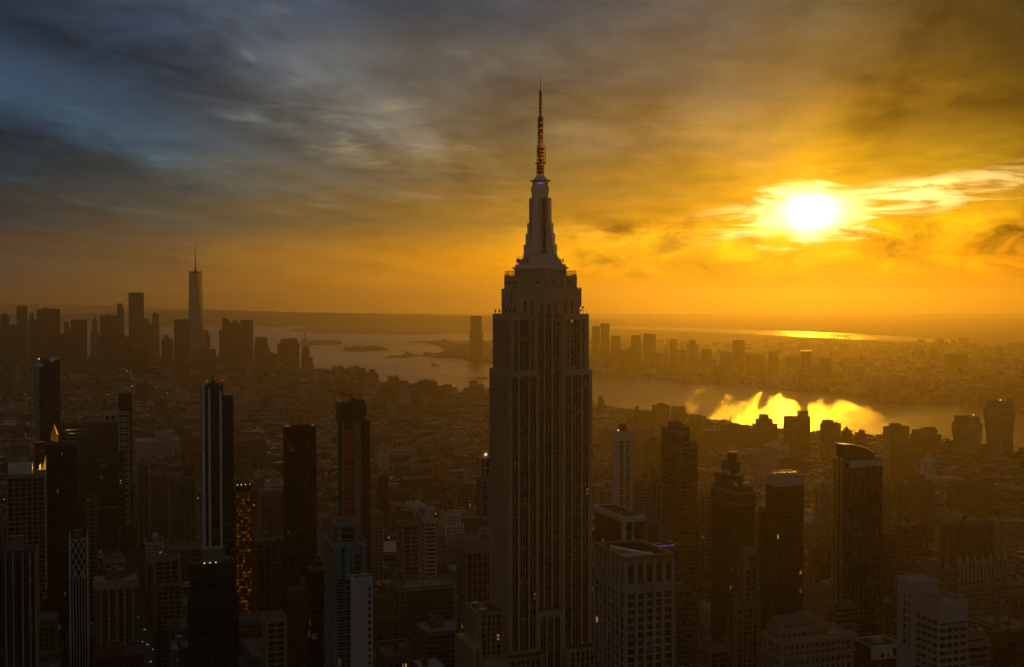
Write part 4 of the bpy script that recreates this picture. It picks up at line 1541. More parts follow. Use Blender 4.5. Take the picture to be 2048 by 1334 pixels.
cx_ = x0 + o.W * 0.36
mb.cyl(cx_, y0 + 6, 3.4, 3.2, zt, zt + 2.5, 12)
for i in range(10):
    a = i * math.pi / 5
    mb.cyl(cx_ + 2.6 * math.cos(a), y0 + 6 + 2.6 * math.sin(a), 0.35, 0.35, zt + 2.5, zt + 6.5, 6)
mb.cyl(cx_, y0 + 6, 1.8, 1.8, zt + 2.5, zt + 6.5, 10)
mb.cyl(cx_, y0 + 6, 3.3, 3.1, zt + 6.5, zt + 7.2, 12)
mb.build('drum', 'white', o.e)
mb = MB()
mb.ball((cx_, y0 + 6, zt + 9.3), 2.4, n=12, k=8)
mb.build('dome', 'gold_leaf', o.e)
o = bld('church', 'church with steep pale gabled roof in the low roofs', 505, 528, 958, 1650, ratio=1.4, st='tan', roof='', ref='gabled church')
x0, x1, y0, y1, _, zt = o.tiers[-1]
mb = MB()
zr = o.zof(941)
xm = (x0 + x1) / 2
mb.face([(x0, y0, zt), (x1, y0, zt), (xm, y0, zr)], [(0, 0)] * 3)
mb.face([(x1, y1, zt), (x0, y1, zt), (xm, y1, zr)], [(0, 0)] * 3)
mb.face([(x0, y1, zt), (x0, y0, zt), (xm, y0, zr), (xm, y1, zr)], [(0, 0)] * 4)
mb.face([(x1, y0, zt), (x1, y1, zt), (xm, y1, zr), (xm, y0, zr)], [(0, 0)] * 4)
mb.build('gable_roof', 'roof_silver', o.e)
bld('office_building', 'shaded stone pylon tower with three dark openings', 206, 232, 826, 1750, ratio=0.8, st=dict(STY['white'], bay=9, fl=9, attic=4), roof='t', ref='pylon tower')

# towers to the west
Yc = 640
o = bld('office_tower', 'square tower with crenellated gold-lit crown around an open roof', 1191, 1345, 1172, Yc, 1253, st=dict(STY['piers_grey'], wall='pale_stone', bay=5.2, fl=4.1, pier=1.7, band=1.0, pd=1.0, bd=0.25, corner=0.7, attic=4.4, glass='glass'), ref='crowned tower')
x0, x1, y0, y1, _, zt = o.tiers[-1]
zc = o.zof(1113)
mb, ml = MB(), MB()
ml.ring(x0 + 0.8, x1 - 0.8, y0 + 0.8, y1 - 0.8, zt, zc - 1.5, 0.5)
nx, ny = max(3, round((o.W - 1.4) / 5.2) + 1), max(3, round((o.D - 1.4) / 5.2) + 1)
for i in range(nx):
    x = x0 + (x1 - x0) * i / (nx - 1)
    for y in (y0, y1):
        mb.prism([(x - 1.1, y - 1.0), (x + 1.1, y - 1.0), (x + 1.1, y + 0.9), (x - 1.1, y + 0.9)], zt, zc - 2,
                 0, [(x - 0.7, y - 0.7), (x + 0.7, y - 0.7), (x + 0.7, y + 0.7), (x - 0.7, y + 0.7)])
for i in range(ny):
    y = y0 + (y1 - y0) * i / (ny - 1)
    for x in (x0, x1):
        mb.prism([(x - 1.0, y - 1.1), (x + 0.9, y - 1.1), (x + 0.9, y + 1.1), (x - 1.0, y + 1.1)], zt, zc - 2,
                 0, [(x - 0.7, y - 0.9), (x + 0.7, y - 0.9), (x + 0.7, y + 0.9), (x - 0.7, y + 0.9)])
mb.build('crown_pier', 'pale_stone', o.e)
ml.build('louvre_screen', 'black_metal', o.e)
mb = MB()
mb.ring(x0 - 0.6, x1 + 0.6, y0 - 0.6, y1 + 0.6, zc - 1.6, zc, 1.3)
for i in range(nx - 1):
    x = x0 + (x1 - x0) * (i + 0.5) / (nx - 1)
    for y in (y0 + 0.4, y1 - 0.4):
        mb.box(x - 2.4, x + 2.4, y - 0.35, y + 0.35, zc - 5.5, zc - 1.6)
for i in range(ny - 1):
    y = y0 + (y1 - y0) * (i + 0.5) / (ny - 1)
    for x in (x0 + 0.4, x1 - 0.4):
        mb.box(x - 0.35, x + 0.35, y - 1.7, y + 1.7, zc - 5.5, zc - 1.6)
mb.build('crown_rim', 'tan', o.e)
mb = MB()
zr = zc - 6.5
mb.box(x0 + 2, x1 - 2, y0 + 2, y1 - 2, zt, zr)
mb.box(x0 + 6, x1 - 10, y0 + 10, y0 + 18, zr, zr + 4)
mb.build('inner_roof', 'roof_silver', o.e)
mb = MB()
mb.bar((x0 + 5, y1 - 8, zr + 5), (x1 - 5, y0 + 12, zr + 3), 2.2, n=8)
mb.bar((x0 + 9, y1 - 5, zr + 3), (x1 - 12, y0 + 20, zr + 3), 1.6, n=8)
for i in range(8):
    mb.box(x0 + 6 + i * 3, x0 + 8 + i * 3, y0 + 22, y0 + 25, zr, zr + 2.5)
mb.build('roof_duct', 'white_metal', o.e)

o = bld('office_building', 'wide bronze-glass block with white roof parapet behind the crowned tower', 1189, 1286, 1038, 800, 1247, st=dict(STY['slab_bronze'], corner=2.2, attic=1.2), ref='white-parapet block')
x0, x1, y0, y1, _, zt = o.tiers[-1]
mb = MB()
mb.ring(x0 - 1.0, x1 + 1.0, y0 - 1.0, y1 + 1.0, zt - 2.0, zt + 1.8, 1.2)
mb.box(x0 - 0.7, x0 + 2.0, y0 - 0.7, y0 + 2.0, GZ, zt - 2)
mb.box(x0 + o.W * 0.45, x0 + o.W * 0.52, y0 - 0.7, y0 + 1, GZ, zt - 2)
mb.build('white_parapet', 'white', o.e)
each('roof_unit', [(x0 + 3 + i * 2.3, x0 + 4.6 + i * 2.3, y0 + 5 + (i * 7 % 11), y0 + 8 + (i * 7 % 11), zt + 0.1, zt + 2.2) for i in range(9)], 'grey', o.e)
o = bld('office_building', 'low block with glowing violet roof edge between crowned and banded brown towers', 1296, 1362, 1097, 760, 1310, st='brown', roof='m')
x0, x1, y0, y1, _, zt = o.tiers[-1]
mb = MB()
mb.bar((x0 + o.W * 0.15, y0 - 0.5, zt + 1.3), (x0 + o.W * 0.75, y0 - 0.5, zt + 1.3), 0.5)
mb.build('light_strip', 'lamp_purple', o.e)
bld('office_building', 'blank grey slab tucked beside the white-parapet block', 1284, 1322, 1042, 850, 1292, st=dict(STY['grey'], bay=99, fl=12, band=0.4, attic=3, glass='dark_grey'), roof='m')
o = bld('residential_tower', 'slender white tower with four dark window columns and a tank drum on top', 1227, 1265.5, 866, 1150, 1234, st=dict(STY['white'], bay=4.1, fl=3.5, pier=2.6, band=0.7, attic=8.0, corner=3.2, wall='white'), ref='slender white tower')
x0, x1, y0, y1, _, zt = o.tiers[-1]
mb = MB()
mb.cyl(0, 0, 4.3, 4.3, zt, o.zof(851), 10)
mb.cyl(0, 0, 3.4, 3.0, o.zof(851), o.zof(848), 10)
mb.build('tank_drum', 'bronze', o.e)
lamps(o.e, [(x0 + 2, y0 + 1, zt + 2.5)], 'lamp_warm', 0.8, 'roof_lamp')
o = bld('office_tower', 'tall dark brown tower of close horizontal bands with sloping top edge', 1323, 1380, 862, 1080, 1361, st='ribbon_brown', ref='banded brown tower', tiers=[(0, 1, 0, 1, 864)])
x0, x1, y0, y1, _, zt = o.tiers[-1]
mb = MB()
za, zb_ = o.zof(857), o.zof(847)
poly = [(x0, y0), (x1, y0), (x1, y0 + o.D * 0.62), (x0, y0 + o.D * 0.62)]
hh = [za, za + 0, zb_, zb_]
for i in range(4):
    j = (i + 1) % 4
    mb.face([(*poly[i], zt), (*poly[j], zt), (*poly[j], hh[j]), (*poly[i], hh[i])], [(0, 0), (9, 0), (9, 9), (0, 9)])
mb.face([(*poly[i], hh[i]) for i in range(4)], [(0, 0)] * 4)
mb.build('sloped_crown', 'brick_brown', o.e)
mb = MB()
mb.bar((x0, y0 - 0.3, za + 0.4), (x0, y0 + o.D * 0.62, zb_ + 0.4), 0.7)
mb.bar((x0, y0 - 0.3, za + 0.4), (x1, y0 - 0.3, za + 0.4), 0.7)
mb.build('rim', 'tan', o.e)
o3 = bld('office_tower', 'lower brown banded wing with drum, joined to the banded brown tower', 1376, 1396, 895, 1085, 1380, st='ribbon_brown', ratio=1.2)
mb = MB()
mb.cyl(0, 0, 4.2, 4.2, o3.z, o3.zof(881), 12)
mb.build('roof_drum', 'brick_brown', o3.e)
bld('office_building', 'pale grey slab with open white roof frame behind bronze-topped block', 1397, 1426, 990, 1120, 1399, st=dict(STY['grey'], bay=6, pier=3), roof='m')
bld('office_building', 'grey stair-sided building half hidden by the banded brown tower', 1297, 1325, 968, 1050, 1303, st='grey', tiers=[(0, 1, 0, 1, 968), (0.2, 0.9, 0.2, 0.9, 957)], roof='t')
o = bld('office_tower', 'dark tower with stepped roof plant and glinting vents, two banded cornices', 1424, 1511, 988, 930, 1472, st=dict(STY['slab_dark'], attic=7.0, bd=0.4), ref='vent-topped tower')
x0, x1, y0, y1, _, zt = o.tiers[-1]
mb = MB()
W, D = o.W, o.D
mb.box(x0 + W * 0.02, x1 - W * 0.02, y0 + D * 0.05, y1 - D * 0.03, zt, o.zof(975))
mb.box(x0 + W * 0.06, x1 - W * 0.35, y0 + D * 0.2, y1 - D * 0.1, o.zof(975), o.zof(955))
mb.box(x0 + W * 0.25, x0 + W * 0.62, y0 + D * 0.3, y1 - D * 0.25, o.zof(955), o.zof(928))
mb.build('plant_room', 'dark_grey', o.e)
mb = MB()
mb.cyl(x0 + W * 0.45, y0 + D * 0.5, 4.0, 4.0, o.zof(928), o.zof(910), 14)
mb.build('cooling_tower', 'bronze', o.e)
mb = MB()
rnd = random.Random(4)
for i in range(16):
    x, y = x0 + W * rnd.uniform(0.05, 0.95), y0 + D * rnd.uniform(0.1, 0.9)
    z = o.zof(955) if x < x1 - W * 0.35 and y > y0 + D * 0.2 else o.zof(975)
    a = rnd.uniform(0.8, 2.2)
    each('roof_vent', [(x - a, x + a, y - 0.8, y + 0.8, z, z + rnd.uniform(1, 3.5))], 'aluminium', o.e)
mb = MB()
mb.ring(x0 - 0.7, x1 + 0.7, y0 - 0.7, y1 + 0.7, zt - 1, zt + 1.3, 0.8)
mb.ring(x0 - 0.6, x1 + 0.6, y0 - 0.6, y1 + 0.6, zt - 9, zt - 7.2, 0.8)
mb.build('cornice', 'tan', o.e)
o = bld('residential_tower', 'dark glass tower capped by a plain white band and roof railings', 1533, 1609, 972, 880, 1556, st=dict(STY['glassy'], glass='glass_tower', attic=0.5), ref='white-capped tower')
x0, x1, y0, y1, _, zt = o.tiers[-1]
mb = MB()
mb.ring(x0 - 0.4, x1 + 0.4, y0 - 0.4, y1 + 0.4, zt - 0.5, o.zof(952), 0.8)
mb.build('white_cap', 'white', o.e)
mb = MB()
zq = o.zof(952)
for i in range(12):
    x = x0 + o.W * (0.1 + 0.8 * i / 11)
    mb.bar((x, y0 + 4, zt), (x, y0 + 4, zq + 2.2), 0.25)
    mb.bar((x, y1 - 3, zt), (x, y1 - 3, zq + 2.2), 0.25)
mb.bar((x0 + o.W * 0.1, y0 + 4, zq + 2.2), (x1 - o.W * 0.1, y0 + 4, zq + 2.2), 0.4)
mb.bar((x0 + o.W * 0.1, y1 - 3, zq + 2.2), (x1 - o.W * 0.1, y1 - 3, zq + 2.2), 0.4)
for i in range(5):
    mb.box(x0 + 3 + i * 4, x0 + 5.5 + i * 4, y0 + 8, y0 + 12, zt, zq + 0.8)
mb.build('roof_railing', 'aluminium', o.e)
bld('residential_tower', 'narrow dark wing stepping down beside the white-capped tower', 1518, 1536, 1020, 885, 1524, st='glassy', roof='m')
o = bld('residential_tower', 'tall curved-top tower of chequered balconies with gilded edge strips', 1671, 1766, 924, 850, 1690, st=dict(STY['balcony'], wall='dark_grey', glass='glass_tower', bay=3.6, fl=3.2, bd=0.5, pier=0.9), ref='curve-topped tower')
x0, x1, y0, y1, _, zt = o.tiers[-1]
W, D = o.W, o.D
mb = MB()
n = 14
prev = None
for i in range(n + 1):
    f = i / n
    x = x0 + W * 0.80 * f
    q = 889 + 20 * f ** 2.2
    zc_ = o.zof(q) + 0.0
    if prev:
        mb.prism([(prev[0], y0 + 0.4), (x, y0 + 0.4), (x, y1 - D * 0.15), (prev[0], y1 - D * 0.15)], zt, (prev[1] + zc_) / 2)
    prev = (x, zc_)
mb.build('curved_crown', 'bronze', o.e)
mb = MB()
mb.box(x0 + W * 0.12, x1 + 0.5, y0 - 0.7, y0 + 0.6, zt - 4, zt + 0.6)
mb.build('white_fascia', 'white', o.e)
mb = MB()
for f in (0.08, 0.55):
    mb.box(x0 - 0.8, x0 - 0.2, y0 + D * f, y0 + D * f + 3.0, GZ, zt + 3)
mb.build('edge_strip', 'gold_leaf', o.e)
rnd = random.Random(8)
pc = [0.10, 0.17, 0.30, 0.40, 0.52, 0.66, 0.78, 0.87, 0.95]
for ip in range(95):
    x, z = x0 + W * pc[int(rnd.triangular(0, 8.99, 2.5))], zt - 6 - 3.2 * rnd.randrange(0, 48)
    each('balcony_panel', [(x - 0.6, x + 0.6, y0 - 0.9, y0 - 0.6, z - 2.3, z)], 'grey', o.e)
# low right foreground
o = bld('office_building', 'white office building with tall end slab and louvred block in front', 1809, 1938, 1204, 600, 1882, st=dict(STY['ribbon'], wall='pale_stone', bay=4.4, pier=0.7, pd=0.25, bd=0.35, band=1.6, attic=9.0), tiers=[(0, 1, 0, 0.62, 1207, 'g')], ref='white slab-ended building')
x0, x1, y0, y1, _, zt = o.tiers[-1]
mb = MB()
yb = o.D / 2
zs_ = o.zof(1184)
mb.box(x0 - 0.5, x1 - o.W * 0.18, y1 + 0.4, yb + 4, GZ, zs_)
mb.ring(x0 - 0.5, x1 - o.W * 0.18, y1 + 0.4, yb + 4, zs_, zs_ + 1.2, 0.6)
mb.build('end_slab', 'pale_stone', o.e)
for i in range(7):
    each('slab_window', [(x0 - 0.62, x0 - 0.4, y1 + 2.5 + (yb - y1) * 0.1, y1 + 5, zs_ - 8 - i * 4, zs_ - 6 - i * 4),
                         (x0 - 0.62, x0 - 0.4, y1 + 7, y1 + 9.5, zs_ - 8 - i * 4, zs_ - 6 - i * 4)], 'glass', o.e)
mb = MB()
for i in range(30):
    x = x0 + o.W * i / 29
    mb.box(x - 0.12, x + 0.12, y0 - 0.5, y0 - 0.2, zt - 10, zt + 1.0)
mb.build('louvre', 'aluminium', o.e)
bld('office_building', 'stepped grey terraces against the white slab-ended building', 1936, 1985, 1282, 640, 1942, st='ribbon', tiers=[(0, 1, 0, 1, 1288), (0, 0.8, 0.3, 1, 1272)], roof='m', ref='stepped terraces')
o = bld('office_building', 'long ornate stone block with deep cornice, arched top windows and attic', 1528, 1711, 1282, 620, ratio=0.4, st=dict(STY['cream'], bay=3.0, pier=1.2, fl=4.2), tiers=[(0, 1, 0, 1, 1282), (0.04, 0.72, 0.25, 0.9, 1266), (0.1, 0.6, 0.4, 0.85, 1252)], roof='m', ref='long ornate block')
x0, x1, y0, y1, _, zt = o.tiers[0]
mb = MB()
mb.box(x0 - 1.6, x1 + 1.6, y0 - 1.9, y1, zt - 1.6, zt - 0.2)
mb.box(x0 - 0.9, x1 + 0.9, y0 - 1.0, y1, zt - 9.0, zt - 8.2)
for i in range(44):
    x = x0 + o.W * i / 43
    mb.box(x - 0.3, x + 0.3, y0 - 1.5, y0 - 0.4, zt - 2.8, zt - 1.6)
mb.build('cornice', 'cream', o.e)
o = bld('theatre', 'low wide black building with white upper wall and big flat roof', 1706, 1812, 1298, 690, ratio=0.9, st=dict(STY['slab_dark'], attic=1.0, roof='roof_tar'), ref='low wide black building')
x0, x1, y0, y1, _, zt = o.tiers[-1]
mb = MB()
mb.box(x0 - 0.3, x1 + 0.3, y0 - 0.5, y0 + 0.3, zt - 6.5, zt + 1.4)
mb.ring(x0, x1, y0 + 0.3, y1, zt, zt + 1.2, 0.5)
mb.build('white_wall', 'white', o.e)
for f, w, h in ((0.32, 2.0, 2.2), (0.5, 1.0, 2.0), (0.7, 2.4, 4.8), (0.82, 2.4, 4.8)):
    mb = MB()
    mb.box(x0 + o.W * f - w / 2, x0 + o.W * f + w / 2, y0 - 0.62, y0 - 0.4, zt - 5.5, zt - 5.5 + h)
    mb.build('window', 'glass', o.e)
mb = MB()
mb.box(x0 + o.W * 0.4, x0 + o.W * 0.62, y0 + 8, y0 + 12, zt, zt + 3)
mb.build('roof_house', 'roof_silver', o.e)
bld('office_building', 'stepped brown tower with lit roof boxes in front of vent-topped tower', 1459, 1522, 1206, 800, 1472, st='piers', tiers=[(0, 1, 0, 1, 1206), (0.4, 1, 0.3, 1, 1130), (0.5, 1, 0.4, 1, 1106)], roof='m', ref='stepped brown tower')
o = bld('apartment_building', 'white-topped apartment block with stacked balconies beside the crowned tower', 1342, 1400, 1190, 690, 1352, st=dict(STY['balcony'], wall='tan', bay=4.4), tiers=[(0, 1, 0, 1, 1200), (0.05, 0.68, 0.1, 0.9, 1180)], roof='m', ref='balconied block')
o = bld('office_building', 'massive old stepped building with stone finials along its crown', 1913, 2026, 1115, 900, 1922, st='tan', tiers=[(0, 1, 0, 1, 1176), (0.02, 0.92, 0.1, 1, 1130)], ref='finialled building')
x0, x1, y0, y1, _, zt = o.tiers[-1]
for i in range(7):
    mb = MB()
    x = x0 + (x1 - x0) * i / 6
    mb.box(x - 0.9, x + 0.9, y0 - 0.6, y0 + 1.2, zt, zt + 5)
    mb.cyl(x, y0 + 0.3, 0.8, 0.05, zt + 5, zt + 7.5, 6)
    mb.build('finial', 'limestone', o.e)
mb = MB()
for i in range(13):
    x = x0 + (x1 - x0) * i / 12
    mb.box(x - 0.5, x + 0.5, y0 - 1.2, y0 - 0.3, zt - 13, zt)
mb.build('pilaster', 'limestone', o.e)
bld('office_building', 'broad tan block with snowy-pale roof patches beside finialled building', 1812, 1920, 1150, 890, 1824, st='tan', roof='mbt', ref='broad tan block')
bld('brick_building', 'orange-brown brick block rising behind the broad tan block', 1762, 1860, 1062, 1000, 1778, st='red', tiers=[(0, 1, 0, 1, 1072), (0.4, 1, 0.2, 1, 1058)], roof='tm', ref='orange brick block')
bld('office_building', 'small grey corner block under the curve-topped tower with glinting roof', 1660, 1716, 1212, 780, 1672, st='ribbon', roof='m')
bld('office_building', 'plain beige block between white-capped and curve-topped towers', 1622, 1668, 1096, 1000, 1628, st=dict(STY['tan'], bay=99, fl=40), roof='m')
bld('office_building', 'piered grey block behind the curve-topped tower', 1632, 1672, 980, 1400, 1640, st='piers_grey', roof='mt')
bld('grid_building', 'white grid-fronted block with golden sunlit side, facing the river', 1527, 1577, 897, 1900, 1562, st=dict(STY['grid'], wall='white', bay=3.2, fl=3.6), roof='b', ref='golden grid block')
bld('brick_building', 'dark red slab with flat roof just under the golden grid block', 1556, 1606, 918, 1780, 1560, st='red', roof='m')
bld('office_building', 'light cream gridded block beside limestone tower and slender white tower', 1190, 1227, 980, 1350, 1196, st='loft', roof='tm', ref='cream gridded block')
bld('office_building', 'tan block with ribbon windows right of slender white tower', 1266, 1298, 962, 1300, 1270, st='ribbon', roof='t')
bld('stepped_building', 'white stepped block with square openings above low hazy roofs', 1834, 1872, 936, 1700, 1840, st='white', tiers=[(0, 1, 0, 1, 950), (0.3, 1, 0.2, 1, 922)], roof='b', ref='white stepped block')
bld('slab_building', 'long snowy-roofed slab beyond the finialled building', 1897, 1990, 967, 1600, 1912, st='brown', roof='m', ratio=0.3)
bld('slab_building', 'brown slab with pale roof edge behind the orange brick block', 1794, 1872, 968, 1450, 1806, st='brown', roof='mb')
bld('office_building', 'tan towers paired in front of the snowy-roofed slabs', 1768, 1796, 978, 1350, 1774, st='piers', roof='t')
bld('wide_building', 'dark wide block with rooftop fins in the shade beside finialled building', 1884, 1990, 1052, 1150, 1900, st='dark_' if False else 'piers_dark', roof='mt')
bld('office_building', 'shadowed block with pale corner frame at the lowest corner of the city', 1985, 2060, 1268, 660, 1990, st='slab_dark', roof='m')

# ---------------------------------------------------------------- far towers
def sil(name, label, pxl, pxr, py, Y, mat='far_grey', top='', ratio=0.8, rot=ROT, steps=(), group=None, cat='building', ref=None, base=GZ, rank=True):
    """a far tower: walls, roof and the crown that gives it its outline. steps: ((left px, right px, top py), ...) upper stages"""
    p, W, D = resolve(pxl, pxr, Y, None, ratio, rot)
    e = thing(name, label, cat, (p.x, p.y, 0), rot, group)
    k = Y / F
    mid = (pxl + pxr) / 2
    z = lambda q: at(mid, q, Y).z
    mb, rf = MB(), MB()
    x0, x1, y0, y1 = -W / 2, W / 2, -D / 2, D / 2
    zt = z(py)
    stages = [(x0, x1, y0, y1, base, zt)]
    for (a, b, q) in steps:
        c, w = ((a + b) / 2 - mid) * k, (b - a) / (pxr - pxl)
        cx = c * math.cos(rot)
        stages.append((cx - W * w / 2, cx + W * w / 2, y0 * w, y1 * w, stages[-1][5], z(q)))
    for (a, b, c, d, za, zb) in stages[:-1] if top in ('chamfer', 'taper') else stages:
        mb.box(a, b, c, d, za, zb)
        rf.box(a + 0.3, b - 0.3, c + 0.3, d - 0.3, zb - 0.1, zb + 0.4)
        mb.ring(a - 0.2, b + 0.2, c - 0.2, d + 0.2, zb - 1, zb + 1.4, 0.8)
    a, b, c, d, za, zb = stages[-1]
    w, dd = b - a, d - c
    cx, cy = (a + b) / 2, (c + d) / 2
    cr = MB()
    if top == 'chamfer':
        h = (zb - za) * 0.86 + za
        mb.prism([(a, c), (b, c), (b, d), (a, d)], za, h)
        mb.prism([(a, c), (b, c), (b, d), (a, d)], h, zb, 0, [(a + w * .13, c + dd * .13), (b - w * .13, c + dd * .13), (b - w * .13, d - dd * .13), (a + w * .13, d - dd * .13)])
    elif top == 'taper':
        mb.prism([(a, c), (b, c), (b, d), (a, d)], za, zb, 0, [(a + w * .08, c + dd * .08), (b - w * .08, c + dd * .08), (b - w * .08, d - dd * .08), (a + w * .08, d - dd * .08)])
    elif top == 'pyramid':
        cr.prism([(a, c), (b, c), (b, d), (a, d)], zb, zb + w * 0.55, 0, [(cx - .2, cy - .2), (cx + .2, cy - .2), (cx + .2, cy + .2), (cx - .2, cy + .2)])
    elif top == 'dome':
        for i in range(5):
            r0, r1 = w * 0.48 * math.cos(i * 0.3), w * 0.48 * math.cos((i + 1) * 0.3)
            cr.cyl(cx, cy, r0, r1, zb + w * 0.45 * math.sin(i * 0.3), zb + w * 0.45 * math.sin((i + 1) * 0.3), 14)
    elif top == 'spire':
        cr.prism([(a, c), (b, c), (b, d), (a, d)], zb, zb + w * 1.0, 0, [(cx - w * .12, cy - w * .12), (cx + w * .12, cy - w * .12), (cx + w * .12, cy + w * .12), (cx - w * .12, cy + w * .12)])
        cr.cyl(cx, cy, w * 0.12, 0.1, zb + w, zb + w * 1.75, 6)
    elif top == 'slant':
        P = [(a, c), (b, c), (b, d), (a, d)]
        H = [zb + 14, zb, zb, zb + 14]
        for i in range(4):
            j = (i + 1) % 4
            cr.face([(*P[i], zb), (*P[j], zb), (*P[j], H[j] + .1), (*P[i], H[i] + .1)], [(0, 0), (9, 0), (9, 9), (0, 9)])
        cr.face([(*P[i], H[i] + .1) for i in range(4)], [(0, 0)] * 4)
    elif top == 'plant':
        rnd = random.Random(label)
        for i in range(4):
            fx, fy, s_ = rnd.uniform(0.15, 0.7), rnd.uniform(0.2, 0.7), rnd.uniform(0.12, 0.28)
            cr.box(a + w * fx, a + w * (fx + s_), c + dd * fy, c + dd * (fy + s_), zb, zb + rnd.uniform(3, 9))
        cr.bar((cx, cy, zb), (cx, cy, zb + 16), 0.9)
    elif top == 'comb':
        n = 9
        for i in range(n):
            cr.box(a + w * i / n, a + w * (i + 0.55) / n, c - 0.3, c + 0.8, zb - 26, zb + 3)
            cr.box(a - 0.3, a + 0.8, c + dd * i / n, c + dd * (i + 0.55) / n, zb - 26, zb + 3)
    mb.build('wall', mat, e)
    rf.build('roof', 'roof_grey', e)
    cr.build('crown', 'copper_green' if top in ('spire', 'dome', 'pyramid') else 'far_dark' if top != 'comb' else 'far_grey', e)
    SEEN.append((pxl, pxr, py, z and project((p.x, p.y, base))[1], Y))
    FOOT.append((p.x, p.y, 0.5 * math.hypot(W, D)))
    if ref:
        REFS.append((ref, mid, py, Y))
    return e


